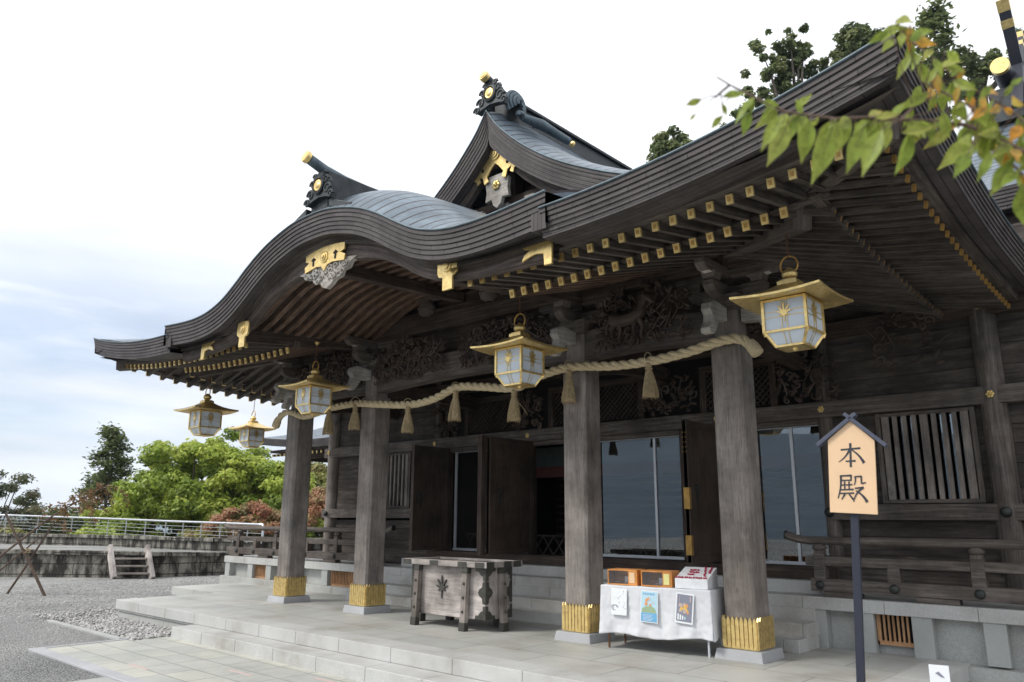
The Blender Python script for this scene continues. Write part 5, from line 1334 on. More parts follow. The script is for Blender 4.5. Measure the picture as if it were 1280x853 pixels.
# ================================================================== TABLE with cloth, cases, posters
TA = R(9)
T0 = Vector((-5.90, 8.22, 0)); TX = Vector((math.cos(TA), math.sin(TA), 0)); TY = Vector((-math.sin(TA), math.cos(TA), 0)); TL, TD, TH = 1.36, .56, .735
def tw(a, b, z): return T0+TX*a+TY*b+Vector((0, 0, z))
tb = thing('folding_table', 'long narrow table under a white cloth between two porch pillars', 'table', T0)
TM = Matrix.Translation(-T0)
def tpart(g, n_, m_, par=None, bev=.003):
    o = g.build(n_, m_, par or tb, bev)
    if par is None: o.matrix_parent_inverse = TM
    return o
g = MB(); g.frame(tw(TL/2, TD/2, TH-.02), TX, TY, Vector((0,0,1)), TL/2-.01, TD/2-.01, .015); tpart(g, 'table_top', 'wood_grey')
for a, b in ((.05, .05), (TL-.05, .05), (.05, TD-.05), (TL-.05, TD-.05)):
    g = MB(); g.cyl(tw(a, b, 0), tw(a, b, TH-.03), .014, None, 10); tpart(g, 'leg', 'copper_brown' if a < .5 else 'alu')
def cloth():
    g = MB(); n_ = 64; H = TH+.003
    def edge(s_):        # perimeter walk: front left -> right -> back
        pass
    random.seed(9)
    us = frange(0, 1, 110); vs = frange(0, 1, 34)
    def front(u, v):
        fold = .014*math.sin(u*19+1)*v**1.3+.010*math.sin(u*41)*v**2 + .02*v*v + .016*v*noise.noise(Vector((u*9, v*3.5, 2))) + .007*noise.noise(Vector((u*26, v*9, 5)))
        drop = lerp(H, .165+.02*math.sin(u*9)+.018*u, v)
        return tw(lerp(-.02-.02*v, TL+.02+.02*v, u), -.01-fold, drop)
    g.grid(front, us, vs)
    def side(u, v):
        return tw(TL+.02+.02*v+.012*math.sin(u*14)*v, lerp(-.01-.02*v*v, TD+.01, u), lerp(H, .18+.02*math.sin(u*5), v))
    g.grid(side, frange(0, 1, 24), vs)
    def sidel(u, v): return tw(-.02-.02*v-.01*math.sin(u*12)*v, lerp(-.01-.02*v*v, TD+.01, u), lerp(H, .17+.02*math.sin(u*5), v))
    g.grid(sidel, frange(0, 1, 24), vs, flip=True)
    g.grid(lambda u, v: tw(lerp(-.02, TL+.02, u), lerp(-.01, TD+.01, v), H+.002*math.sin(u*23)), frange(0, 1, 20), frange(0, 1, 8))
    o = g.build('tablecloth', 'cloth'); m_ = o.modifiers.new('thickness', 'SOLIDIFY'); m_.thickness = .003; m_.offset = -1
    return tag(o, 'plain white cloth draped over the table with three posters pinned on it', 'tablecloth')
cloth()
def case(a, wd_, label, seed):
    t = thing('display_case', label, 'case', tw(a, .10, TH+.005)); inv = Matrix.Translation(-tw(a, .10, TH+.005)); random.seed(seed)
    z0 = TH+.006; h_ = .185; dp = .26
    def c(x, y, z): return tw(a+x, .06+y, z0+z)
    def bxx(g, x0, x1, y0, y1, z0_, z1_, mi=0): g.frame(c((x0+x1)/2, (y0+y1)/2, (z0_+z1_)/2), TX, TY, Vector((0,0,1)), (x1-x0)/2, (y1-y0)/2, (z1_-z0_)/2, mi)
    g = MB(); e = .016
    bxx(g, 0, wd_, 0, dp, 0, e); bxx(g, 0, wd_, 0, dp, h_-e, h_); bxx(g, 0, e, 0, dp, e, h_-e); bxx(g, wd_-e, wd_, 0, dp, e, h_-e); bxx(g, e, wd_-e, dp-e, dp, e, h_-e)
    bxx(g, wd_*.70, wd_-e, 0, .012, e, h_-e)
    o = g.build('case_body', 'wood_orange', t, .002); o.matrix_parent_inverse = inv
    g = MB(); g.add([c(e, .006, e), c(wd_*.7, .006, e), c(wd_*.7, .006, h_-e), c(e, .006, h_-e)], [(0, 1, 2, 3)]); o = g.build('pane', 'glass_clear', t); o.matrix_parent_inverse = inv
    g = MB()
    for k in range(14): g.ball(c(random.uniform(.04, wd_*.65), random.uniform(.05, .2), e+.008), .013, 1, random.choice((0, 0, 1)), (1.6, 1, .5))
    bxx(g, wd_*.48, wd_*.66, .10, .105, e, .10, 0)
    o = g.build('small_charm', ['paper', 'gold_dull'], t); o.matrix_parent_inverse = inv; o['kind'] = 'stuff'
    g = MB(); bxx(g, wd_*.74, wd_*.92, -.004, -.001, .03, h_-.03); o = g.build('paper_note', 'wood_sign' if seed == 1 else 'ink_lemon', t); o.matrix_parent_inverse = inv
case(.04, .40, 'small orange wooden case with glass front nearest the white poster', 1)
case(.49, .40, 'small orange wooden case with glass front touching the white sloping box', 2)
wt = thing('sloping_box', 'white box with sloping top dotted with small red fortune knots on the table', 'box', tw(.95, .1, TH+.006)); inv = Matrix.Translation(-tw(.95, .1, TH+.006))
g = MB(); z0 = TH+.006
sec = [(0, 0), (.36, 0), (.36, .23), (0, .11)]
V = [tw(.93, .05+y, z0+z) for y, z in sec]+[tw(1.33, .05+y, z0+z) for y, z in sec]
g.add(V, [(0, 3, 2, 1), (4, 5, 6, 7), (0, 1, 5, 4), (1, 2, 6, 5), (2, 3, 7, 6), (3, 0, 4, 7)]); o = g.build('box_body', 'plastic_white', wt, .004); o.matrix_parent_inverse = inv
g = MB(); random.seed(4)
def sl(u, v): return tw(.93+.40*u, .05+.36*v, z0+.11+.12*v+.010)
rows = [[(.04+.065*k, .06) for k in range(15)], [(.32+.06*k, .32) for k in range(4)], [(.30+.055*k, .50) for k in range(6)], [(.30+.05*k, .68) for k in range(6)], [(.86-.02*k, .22+.075*k) for k in range(10)], [(.92-.01*k, .5+.07*k) for k in range(7)]]
for r_ in rows:
    for u, v in r_:
        for q in range(2): g.ball(sl(u+random.uniform(-.02, .02), v+random.uniform(-.02, .02)), .011, 1)
o = g.build('red_charms', 'red', wt); o.matrix_parent_inverse = inv; o['kind'] = 'stuff'
def poster(a0, a1, z0_, z1_, tilt, label, kind):
    c0 = tw((a0+a1)/2, -.040, (z0_+z1_)/2); t = thing('poster', label, 'poster', c0, TA+tilt*0, 'posters pinned to the tablecloth'); t.rotation_euler = (R(-3), tilt, TA)
    w_, h_ = (a1-a0)/2, (z1_-z0_)/2
    def r_(g, x0, x1, zz0, zz1, d_, mi): g.box(x0*w_, x1*w_, -.0015-d_, -d_+.0005, zz0*h_, zz1*h_, mi)
    g = MB(); g.box(-w_, w_, -.0005, .001, -h_, h_); g.build('sheet', 'paper', t)
    random.seed(kind*7)
    g = MB()
    if kind == 1:
        for k in range(20):
            x_ = random.uniform(-.75, .8); zz = random.uniform(-.6, .8); r_(g, x_, x_+random.uniform(.03, .09), zz, zz+random.uniform(.03, .13), .001, random.choice((0, 0, 1)))
        for k in range(3): g.tube([(w_*(-.6+.35*math.cos(a)+.1*k), -.003, h_*(-.45+.2*math.sin(a))) for a in frange(0, 5, 14)], .0015, 4, 0)
        g.build('print', ['ink_grey', 'ink_pale'], t)
    elif kind == 2:
        r_(g, -.92, .92, -.95, -.40, .001, 0); r_(g, -.92, .92, -.40, .95, .001, 1)
        g.prism([(-.85*w_, -.38*h_), (.85*w_, -.38*h_), (.7*w_, -.1*h_), (.3*w_, .05*h_), (-.4*w_, .0), (-.8*w_, -.15*h_)], (0, -.0035, 0), (1,0,0), (0,0,1), .001, 2)
        for k in range(9): g.prism(circle(w_*random.uniform(.12, .22), 8, random.uniform(-.45, .45)*w_, random.uniform(.05, .55)*h_), (0, -.0045-k*.0002, 0), (1,0,0), (0,0,1), .0006, random.choice((3, 3, 4)))
        for k in range(7): r_(g, -.7+.2*k, -.6+.2*k, .74, .86, .004, 5)
        for k in range(5): r_(g, -.7, .3+.1*(k % 3), -.88+.085*k, -.86+.085*k, .004, 6)
        g.build('print', ['ink_blue', 'ink_sky', 'ink_green', 'ink_orange', 'ink_pale', 'ink_blue', 'paper'], t)
    else:
        r_(g, -.85, .85, -.88, .88, .001, 0)
        for k in range(14): g.prism(circle(w_*random.uniform(.12, .25), 8, random.uniform(-.45, .6)*w_, random.uniform(-.35, .2)*h_), (0, -.0035-k*.0002, 0), (1,0,0), (0,0,1), .0006, random.choice((1, 2, 2, 3)))
        for k in range(4): r_(g, -.7+.25*k, -.55+.25*k, -.8+.02*k, -.4-.05*k, .004, random.choice((4, 4, 5)))
        for k in range(6): r_(g, -.6, -.55, .2+.09*k, .26+.09*k, .004, 3)
        r_(g, .55, .68, .45, .8, .004, 3)
        g.build('print', ['ink_grey', 'ink_orange', 'ink_yellow', 'ink_pink', 'paper', 'ink_sky'], t)
poster(.13, .34, .40, .71, R(1), 'white poster with small scattered dark marks on the tablecloth', 1)
poster(.52, .74, .34, .70, R(2), 'light blue poster with an orange picture in the middle of the tablecloth', 2)
poster(.96, 1.18, .36, .70, R(5), 'tilted dark grey poster with yellow and orange splash on the tablecloth', 3)
# ================================================================== SIGNBOARD
sgn = thing('signboard', 'pale wooden signboard with gabled top and two large black characters on a blue grey post', 'sign', (-2.345, 6.69, .035), R(10)); sgn.rotation_euler = (0, R(3), R(10))
def sp2(g, n_, m_, bev=.003): return g.build(n_, m_, sgn, bev)
g = MB(); g.box(-.03, .03, -.03, .03, 0, 1.60); g.box(-.14, .14, -.14, .14, -.03, .03); sp2(g, 'post', 'sign_blue')
bw_, z0, z1, zp = .180, 1.555, 2.15, 2.315
g = MB(); g.prism([(-bw_, z0), (bw_, z0), (bw_, z1), (0, zp), (-bw_, z1)], (0, -.045, 0), (1,0,0), (0,0,1), .028); board = sp2(g, 'board', 'wood_sign')
g = MB()
for s_ in (-1, 1): g.beam((s_*-.045, -.03, zp+.055), (s_*(bw_+.085), -.03, z1-.045), .11, .03)
sp2(g, 'sign_roof', 'sign_roof')
def stroke(g, p0, p1, w0, w1, S, O, bend=0):
    """tapered brush stroke in unit glyph space"""
    x0, y0 = p0; x1, y1 = p1; L_ = math.hypot(x1-x0, y1-y0); nx, ny = -(y1-y0)/L_, (x1-x0)/L_; N = 8; A_, B_ = [], []
    for i in range(N+1):
        t = i/N; c_ = (lerp(x0, x1, t)+nx*bend*math.sin(PI*t), lerp(y0, y1, t)+ny*bend*math.sin(PI*t)); w_ = lerp(w0, w1, t)*.5*(1-.12*math.sin(PI*t))
        A_.append((c_[0]+nx*w_, c_[1]+ny*w_)); B_.append((c_[0]-nx*w_, c_[1]-ny*w_))
    stroke.k += 1
    poly = A_+B_[::-1]
    g.prism([(O[0]+a*S, O[1]+b*S) for a, b in poly], (0, -.0605-stroke.k*.00012, 0), (1,0,0), (0,0,1), .0015)
stroke.k = 0
g = MB(); S = .20; O = (-.105, 1.925)      # hon : tree with base bar
for a in [((.12,.72),(.88,.80),.07,.085), ((.50,1.0),(.49,.02),.095,.085), ((.47,.74),(.04,.22),.10,.03,.05), ((.53,.74),(1.0,.20),.05,.125,.05), ((.30,.25),(.68,.28),.06,.08)]:
    stroke(g, a[0], a[1], a[2], a[3], S, O, a[4] if len(a) > 4 else 0)
S = .225; O = (-.118, 1.645)      # den
D_ = [((.12,.93),(.50,.96),.06,.07), ((.49,.97),(.48,.76),.07,.05), ((.14,.77),(.50,.79),.05,.05), ((.14,.94),(.02,.12),.08,.04,.04),
      ((.16,.60),(.52,.63),.045,.055), ((.13,.43),(.56,.46),.05,.06), ((.26,.74),(.26,.44),.05,.05), ((.41,.74),(.41,.44),.05,.05), ((.20,.28),(.54,.30),.05,.05) if False else ((.10,.30),(.57,.33),.05,.06),
      ((.26,.28),(.14,.08),.07,.03), ((.40,.28),(.54,.10),.05,.08),
      ((.62,.92),(.58,.62),.06,.03,.03), ((.62,.92),(.84,.94),.05,.06), ((.83,.94),(.83,.68),.06,.05), ((.83,.68),(.98,.72),.06,.04),
      ((.60,.50),(.90,.54),.05,.07), ((.88,.54),(.54,.02),.08,.03,-.06), ((.64,.42),(1.0,.03),.05,.11,.04)]
for a in D_: stroke(g, a[0], a[1], a[2], a[3], S, O, a[4] if len(a) > 4 else 0)
g.build('characters', 'black_paint', board)
# small card notice low in the right corner
cd = thing('notice_card', 'small white card notice with yellow lower edge beside the terrace end', 'notice', (-1.70, 6.47, .20), R(12)); cd.scale = (.8, .8, .8)
g = MB(); g.box(-.08, .08, -.003, .003, .19, .40); g.build('card', 'paper', cd)
g = MB(); g.box(-.08, .08, -.0045, -.0032, .19, .245); g.build('yellow_edge', 'ink_lemon', cd)
g = MB(); g.box(-.03, .05, -.006, -.0047, .20, .235); g.build('blue_mark', 'ink_blue', cd)
g = MB(); g.prism([(-.035,.33),(-.005,.345),(.03,.31),(.04,.295),(.01,.30),(-.02,.32)], (0, -.005, 0), (1,0,0), (0,0,1), .001); g.build('bird_mark', 'ink_grey', cd)
g = MB(); g.cyl((0, .008, 0), (0, .008, .25), .006); g.cyl((0, .008, -.64), (0, .008, .01), .008); g.box(-.10, .10, -.08, .10, -.68, -.64); g.build('stand', 'sign_blue', cd)
# ================================================================== LEFT SIDE : gravel terrace, walls, rail, steps, poles
def wall_line(name, label, P, z0s, z1s, th, group):
    """masonry wall along polyline P with top heights z1s"""
    g = MB(); A_ = [Vector((x, y, z)) for (x, y), z in zip(P, z0s)]; B_ = [Vector((x, y, z)) for (x, y), z in zip(P, z1s)]
    nr = []
    for i in range(len(P)):
        a = Vector(P[max(i-1, 0)]); b = Vector(P[min(i+1, len(P)-1)]); d_ = (b-a).normalized(); nr.append(Vector((-d_.y, d_.x, 0)))
    ul = [0]
    for i in range(1, len(P)): ul.append(ul[-1]+math.dist(P[i], P[i-1]))
    n_ = len(P)
    V = A_+B_+[b+q*th for b, q in zip(B_, nr)]+[a+q*th for a, q in zip(A_, nr)]
    fs = []; uv = []
    for i in range(n_-1):
        h0, h1 = B_[i].z-A_[i].z, B_[i+1].z-A_[i+1].z
        fs += [(i, i+1, n_+i+1, n_+i), (n_+i, n_+i+1, 2*n_+i+1, 2*n_+i), (2*n_+i, 2*n_+i+1, 3*n_+i+1, 3*n_+i)]
        uv += [[(ul[i], 0), (ul[i+1], 0), (ul[i+1], h1), (ul[i], h0)], [(ul[i], h0), (ul[i+1], h1), (ul[i+1], h1+th), (ul[i], h0+th)], [(ul[i], 1), (ul[i+1], 1), (ul[i+1], 0), (ul[i], 0)]]
    g.add(V, fs, uv); o = g.build(name, 'stone_stained'); 
    # coping stones
    t_ = tag(o, label, 'wall', group)
    return o
LW = [(-34.0, 3.5), (-31.8, 5.8), (-29.57, 8.16), (-26.9, 10.41), (-26.09, 11.25), (-25.4, 14.2), (-24.8, 18.0), (-24.6, 24)]
def lw_top(i): return [.46, .46, .44, .40, .38, .30, .28, .28][i]
wall_line('retaining_wall', 'low stained block retaining wall along the gravel court, in front of the upper terrace', LW, [-.6]*8, [lw_top(i) for i in range(8)], .35, 'stained stone walls')
g = MB()
for i in range(7):
    a, b = Vector((*LW[i], lw_top(i))), Vector((*LW[i+1], lw_top(i+1))); n_ = max(1, int((b-a).length/.75))
    for k in range(n_):
        p, q = a.lerp(b, k/n_), a.lerp(b, (k+1)/n_); d_ = (q-p).normalized(); off = Vector((d_.y, -d_.x, 0))*.05
        g.beam(p+d_*.008-off*2+Vector((0, 0, .0)), q-d_*.008-off*2+Vector((0, 0, .0)), .42, .13)
o = g.build('coping', 'stone_stained', bpy.data.objects['retaining_wall'], .01)
UW = [(-58, 1.0), (-50.5, 6.0), (-42.6, 11.5), (-35.5, 13.4), (-30.9, 13.8), (-27.5, 14.3), (-25.8, 15.2), (-25.0, 19), (-24.8, 24)]
UT = [.66, .70, .72, .73, .74, .74, .74, .74, .74]
wall_line('parapet_wall', 'low stained stone parapet behind the upper gravel terrace, below the metal rail', UW, [-.6]*9, UT, .35, 'stained stone walls')
g = MB()
for i in range(8):
    a, b = Vector((*UW[i], UT[i])), Vector((*UW[i+1], UT[i+1])); n_ = max(1, int((b-a).length/.8))
    for k in range(n_):
        p, q = a.lerp(b, k/n_), a.lerp(b, (k+1)/n_); d_ = (q-p).normalized(); off = Vector((-d_.y, d_.x, 0))*.12
        g.beam(p+d_*.02+off+Vector((0, 0, .0)), q-d_*.02+off, .42, .12+.02*(k % 2))
g.build('coping', 'stone_stained', bpy.data.objects['parapet_wall'], .015)
# upper gravel terrace sheet
g = MB(); bm_pts = [(*p, lw_top(i)+.02) for i, p in enumerate(LW)]; up = [(*p, .30 if i < 3 else .34) for i, p in enumerate(UW)]
lo = [Vector(p)+Vector((-.15, .15, 0)) for p in bm_pts]
def along(P, t):
    t *= len(P)-1; i = min(int(t), len(P)-2); return Vector(P[i]).lerp(Vector(P[i+1]), t-i)
g.grid(lambda u, v: along(lo, u).lerp(along(up, u), v), frange(0, 1, 30), frange(0, 1, 8), smooth=False)
struct(g.build('terrace_ground', 'gravel'))
# metal rail
rail = thing('metal_railing', 'long bright metal railing with thin horizontal bars on the stone parapet', 'railing', (-35, 13.4, .7)); RI = Matrix.Translation((35, -13.4, -.7))
RP = [(-58, 1.2, 1.62), (-50.5, 6.2, 1.62), (-42.7, 11.7, 1.60), (-35.6, 13.6, 1.47), (-31.0, 14.0, 1.39), (-27.6, 14.5, 1.34), (-25.1, 14.75, 1.30)]
def rp(t): return along(RP, t)
g = MB(); top = [rp(t) for t in frange(0, 1, 40)]; g.tube(top+[top[-1]+Vector((.05, 0, -.06)), top[-1]+Vector((.05, 0, -.4))], .038, 8); o = g.build('hand_rail', 'steel', rail); o.matrix_parent_inverse = RI
for k in range(4):
    g = MB(); g.tube([p-Vector((0, 0, .17+.14*k)) for p in top], .009, 5); o = g.build('rail_bar', 'rail_grey', rail); o.matrix_parent_inverse = RI
for k in range(19):
    p = rp(k/18); g = MB(); g.cyl((p.x, p.y, .66), (p.x, p.y, p.z-.02), .022, None, 8); o = g.build('rail_post', 'rail_grey', rail); o.matrix_parent_inverse = RI
# timber steps up to the terrace
st = thing('wooden_steps', 'short flight of three grey timber treads between slanted boards at the low wall', 'steps', (-26.4, 10.7, -.35)); SI = Matrix.Translation((26.4, -10.7, .35))
dW = (Vector((-26.09, 11.25, 0))-Vector((-26.9, 10.41, 0))).normalized(); nW = Vector((.72, -.69, 0))
for e in (0.0, 1.17):
    b = Vector((-26.9, 10.41, 0))+dW*(e-.02)
    g = MB(); g.beam(b+nW*.55+dW*.48+Vector((0, 0, -.36)), b-nW*.02+Vector((0, 0, .60)), .12, .26, 0, (0, 0, 1)); o = g.build('stringer', 'wood_box', st, .008); o.matrix_parent_inverse = SI
for k in range(3):
    b = Vector((-26.9, 10.41, -.20+.22*k))+dW*(.40-.10*k)+nW*(.44-.13*k)
    g = MB(); g.beam(b, b+dW*1.10, .24, .05); o = g.build('tread', 'wood_pillar', st, .005); o.matrix_parent_inverse = SI
# tripod of poles with a weeping sapling
tp = thing('pole_tripod', 'crossed rough wooden support poles standing on the gravel', 'support poles', (-22.5, 6.9, -.36)); TI = Matrix.Translation((22.5, -6.9, .36))
def pole(a, b, r_=.028):
    g = MB(); a, b = Vector(a), Vector(b); g.tube([a, a.lerp(b, .35)+Vector((.01, .01, 0)), a.lerp(b, .7)-Vector((.01, 0, .01)), b], [r_, r_*.95, r_*.85, r_*.75], 8); o = g.build('pole', 'bark_brown', tp); o.matrix_parent_inverse = TI
pole((-23.0, 6.55, -.38), (-21.95, 7.05, 1.32)); pole((-21.8, 7.05, -.38), (-22.95, 6.25, 1.62), .036); pole((-24.2, 6.1, -.38), (-22.2, 6.85, 1.0), .022)
g = MB(); c_ = Vector((-22.35, 6.7, .70)); g.tube([c_+Vector((.05*math.cos(a), .06*math.sin(a), .05*math.sin(a*.5))) for a in frange(0, 12, 30)], .012, 5); o = g.build('binding', 'straw_dark', tp); o.matrix_parent_inverse = TI
def leaf_quad(g, p, s_, tint, n=None, el=1.6):
    n = n or Vector((random.gauss(0, 1), random.gauss(0, 1), random.gauss(0, 1)+.6)).normalized()
    a = n.orthogonal().normalized(); b = n.cross(a); an = random.uniform(0, 6.28); a, b = a*math.cos(an)+b*math.sin(an), b*math.cos(an)-a*math.sin(an)
    a *= s_*el*.5; b *= s_*.5
    g.add([p-a, p-b*.9+a*.1, p+a, p+b*.9+a*.1], [(0, 1, 2, 3)], [[(tint, .5)]*4])
sap = thing('weeping_sapling', 'thin weeping sapling with brown drooping leaves tied to the poles', 'sapling', (-22.6, 6.6, -.36)); PI_ = Matrix.Translation((22.6, -6.6, .36))
random.seed(21)
stems = []
base = [Vector((-24.1, 5.75, -.38)), Vector((-23.3, 6.15, .35)), Vector((-22.5, 6.6, 1.0)), Vector((-21.9, 7.0, 1.55)), Vector((-21.3, 7.4, 1.95)), Vector((-20.8, 7.7, 2.25))]
g = MB(); g.tube(base, [.035, .03, .028, .022, .016, .008], 7)
lg = MB()
for k in range(15):
    t0 = random.uniform(.5, 1); p = along(base, t0); d_ = Vector((random.uniform(-.6, .9), random.uniform(-.6, .9), .25)); pts = [p]
    for s_ in range(9):
        pts.append(pts[-1]+d_*.15); d_ = d_*.93+Vector((0, 0, -.14))
    g.tube(pts, [.01-.0009*i for i in range(10)], 5)
    for q in range(34):
        c_ = along(pts, random.uniform(.15, 1))+Vector((random.gauss(0, .04), random.gauss(0, .04), random.gauss(0, .05))); leaf_quad(lg, c_, random.uniform(.045, .08), random.random())
o = g.build('stem', 'twig', sap); o.matrix_parent_inverse = PI_
o = lg.build('foliage', 'leaf_brown', sap); o.matrix_parent_inverse = PI_
# ================================================================== TREES
def blob_pts(c, r, n): pass
def crown(mb, clumps, leaf, per, flat=.62, shell=.55):
    for (cx, cy_, cz_, r_) in clumps:
        base_t = random.uniform(.15, .85); n_ = int(per*(r_**1.6))
        for k in range(n_):
            d_ = Vector((random.gauss(0, 1), random.gauss(0, 1), random.gauss(0, 1))).normalized(); rr = r_*(random.random()**.33)*(.75+.4*noise.noise(d_*2+Vector((cx, cy_, cz_))))
            p = Vector((cx, cy_, cz_))+Vector((d_.x*rr, d_.y*rr, d_.z*rr*flat))
            nn = (d_*1.1+Vector((random.gauss(0, .6), random.gauss(0, .6), random.gauss(0, .6)+.7))).normalized()
            leaf_quad(mb, p, leaf*random.uniform(.7, 1.3), min(1, max(0, base_t+random.uniform(-.25, .25))), nn)
def tree(name, label, cat, base, clumps, mat, leaf, per, trunk_r=.25, group=None, flat=.62, bark='bark', limbs=True):
    random.seed(int(abs(base[0])*100+abs(base[1])*7))
    bx_, by_, bz_ = base; t = thing(name, label, cat, base, 0, group); inv = Matrix.Translation((-bx_, -by_, -bz_))
    g = MB(); crown(g, clumps, leaf, per, flat); o = g.build('crown', mat, t); o.matrix_parent_inverse = inv
    g = MB(); cx = sum(c[0] for c in clumps)/len(clumps); cy_ = sum(c[1] for c in clumps)/len(clumps); zl_ = min(c[2] for c in clumps); zh = max(c[2] for c in clumps)
    zf = lerp(bz_, zl_, .7 if bz_ < -1 else .97)
    g.tube([(bx_, by_, bz_), (lerp(bx_, cx, .3), lerp(by_, cy_, .3), lerp(bz_, zf, .6)), (lerp(bx_, cx, .6), lerp(by_, cy_, .6), zf), (cx, cy_, lerp(zl_, zh, .5))], [trunk_r*1.25, trunk_r, trunk_r*.85, trunk_r*.3], 9)
    if limbs:
        for c_ in random.sample(clumps, min(22, len(clumps))):
            m_ = Vector((lerp(bx_, c_[0], .45), lerp(by_, c_[1], .45), lerp(zf, c_[2], .4)))
            g.tube([(lerp(bx_, cx, .6), lerp(by_, cy_, .6), zf-.1), m_, (lerp(m_.x, c_[0], .6), lerp(m_.y, c_[1], .6), lerp(m_.z, c_[2], .7)), c_[:3]], [trunk_r*.4, trunk_r*.25, trunk_r*.16, .015], 6)
    o = g.build('trunk', bark, t); o.matrix_parent_inverse = inv
    return t
def dome(cx, cy_, cz_, rx, ry, rz, n_, r0, r1, zmin=-.2):
    o_ = []; random.seed(int(abs(cx)*100+abs(cy_)*10+n_))
    for k in range(n_):
        d_ = Vector((random.gauss(0, 1), random.gauss(0, 1), random.gauss(0, 1))).normalized()
        if d_.z < zmin: d_.z = -d_.z*.4
        f = random.uniform(.62, 1.0); o_.append((cx+d_.x*rx*f, cy_+d_.y*ry*f, cz_+d_.z*rz*f, random.uniform(r0, r1)))
    return o_
random.seed(31)
TG = 'trees beyond the metal railing'
tree('maple_tree', 'broad bright green maple with the tallest rounded crown, under the open-air lantern', 'tree', (-44.5, 21.5, -6), dome(-43.2, 22.2, 1.1, 6.0, 5.4, 5.5, 250, .7, 1.2), 'leaf_maple', .15, 420, .3, TG)
tree('maple_tree', 'smaller bright green maple between the dark conifer and the broad maple', 'tree', (-48.2, 18.8, -6), dome(-48.2, 18.8, -.4, 2.6, 2.6, 2.9, 44, .6, 1.0), 'leaf_maple', .14, 430, .2, TG)
tree('maple_tree', 'yellow green maple seen between two porch pillars under the pavilion eave', 'tree', (-40.5, 27.5, -6), dome(-40.5, 27.5, .2, 4.6, 3.8, 5.0, 110, .7, 1.2), 'leaf_mixed', .15, 400, .26, TG)
tree('maple_tree', 'green maple whose crown touches the side roof behind the smallest lantern', 'tree', (-38.0, 22.8, -6), dome(-38.9, 22.6, 1.0, 4.0, 3.0, 4.5, 130, .65, 1.1), 'leaf_maple', .15, 400, .24, TG)
tree('autumn_shrub', 'low reddish autumn shrub behind the bent end of the metal railing', 'shrub', (-32.6, 19.2, -3), dome(-32.9, 19.0, 1.0, 2.7, 1.8, 1.15, 60, .35, .65), 'leaf_red', .11, 620, .08, TG)
tree('autumn_shrub', 'brownish red shrub between two porch pillars, under the maples', 'shrub', (-31.0, 22.5, -3), dome(-31.2, 22.5, 1.5, 2.9, 2.0, 1.7, 66, .4, .75), 'leaf_red', .11, 560, .08, TG)
tree('autumn_shrub', 'mixed green and brown bush behind the metal railing, beside the reddish shrub', 'shrub', (-36.8, 19.6, -3), dome(-36.4, 19.3, .4, 2.6, 1.8, 1.3, 46, .4, .75), 'leaf_mixed', .12, 520, .08, TG)
tree('green_bush', 'row of light green bushes seen through the middle of the metal railing', 'bush', (-43.0, 16.6, -3), dome(-43.0, 16.6, -.3, 4.4, 1.2, 1.35, 44, .5, .8), 'leaf_maple', .13, 420, .08, TG)
tree('green_bush', 'dull green bush behind the metal railing near the crossed poles', 'bush', (-48.5, 12.6, -3), dome(-48.5, 12.6, -.3, 4.2, 1.4, 1.6, 40, .5, .9), 'leaf_mixed', .13, 420, .08, TG)
tree('broadleaf_tree', 'loose dull green tree standing alone past the crossed poles', 'tree', (-50.5, 13.0, -5), dome(-51.0, 13.4, 1.2, 2.9, 2.6, 3.0, 48, .45, .9), 'leaf_dull', .11, 420, .18, TG)
def conifer(label, base, h, wbase, nl, leaf=.16, per=60, sparse=.0, mat='leaf_conifer', topz=None, startf=.2, group=None, cat='conifer'):
    random.seed(int(abs(base[0])*10)+3); t = thing('conifer_tree', label, cat, base, 0, group); inv = Matrix.Translation(-Vector(base)); b = Vector(base)
    g = MB(); w_ = MB(); w_.tube([b, b+Vector((.1, 0, h*.5)), b+Vector((0, .05, h*.98))], [.016*h, .010*h, .02], 8)
    for i in range(nl):
        f = startf+(1-startf)*(i/nl)**.9; z = h*f; rad = wbase*((1-f)/(1-startf))**.75+.25
        for k in range(random.randint(4, 6)):
            if random.random() < sparse: continue
            a = random.uniform(0, 2*PI); r_ = rad*random.uniform(.55, 1.08); e = b+Vector((r_*math.cos(a), r_*math.sin(a), z+random.uniform(-.2, .35)-.12*r_))
            s_ = b+Vector((0, 0, z)); w_.tube([s_, s_.lerp(e, .5)+Vector((0, 0, .08)), e], [.05, .03, .012], 5)
            n_ = int(per*(.4+r_*.55))
            for q in range(n_):
                u = random.uniform(.35, 1.05)**.7; p = s_.lerp(e, u)+Vector((random.gauss(0, .22), random.gauss(0, .22), random.gauss(0, .16)+.05)); leaf_quad(g, p, leaf*random.uniform(.7, 1.3), random.random()*.9, Vector((random.gauss(0, .5), random.gauss(0, .5), 1)).normalized(), 1.9)
    o = g.build('crown', mat, t); o.matrix_parent_inverse = inv; o = w_.build('trunk', 'bark', t); o.matrix_parent_inverse = inv
    return t
conifer('tall dark pointed conifer rising beside the bright maples', (-51.4, 19.3, -7), 14.1, 2.5, 30, .15, 95, .22, startf=.40, group=TG)
tree('broadleaf_tree', 'dark rounded tree at the foot of the tall conifer', 'tree', (-52.5, 17.2, -6), dome(-52.3, 17.4, .2, 2.4, 2.2, 2.4, 30, .6, 1.0), 'leaf_conifer', .17, 330, .2, TG)
BG = 'tall trees behind the hall roof'
def cloudtree(label, pts, base, leaf=.22, per=110, mat='leaf_conifer'):
    return tree('cedar_tree', label, 'tree', base, pts, mat, leaf, per, .42, BG, .75)
random.seed(77)
cl1 = []
cw = Vector((cy, -sy, 0))        # camera-right on the ground, used only to lay the grove out across the slope
c0 = Vector((-14.9, 40.5, 0))
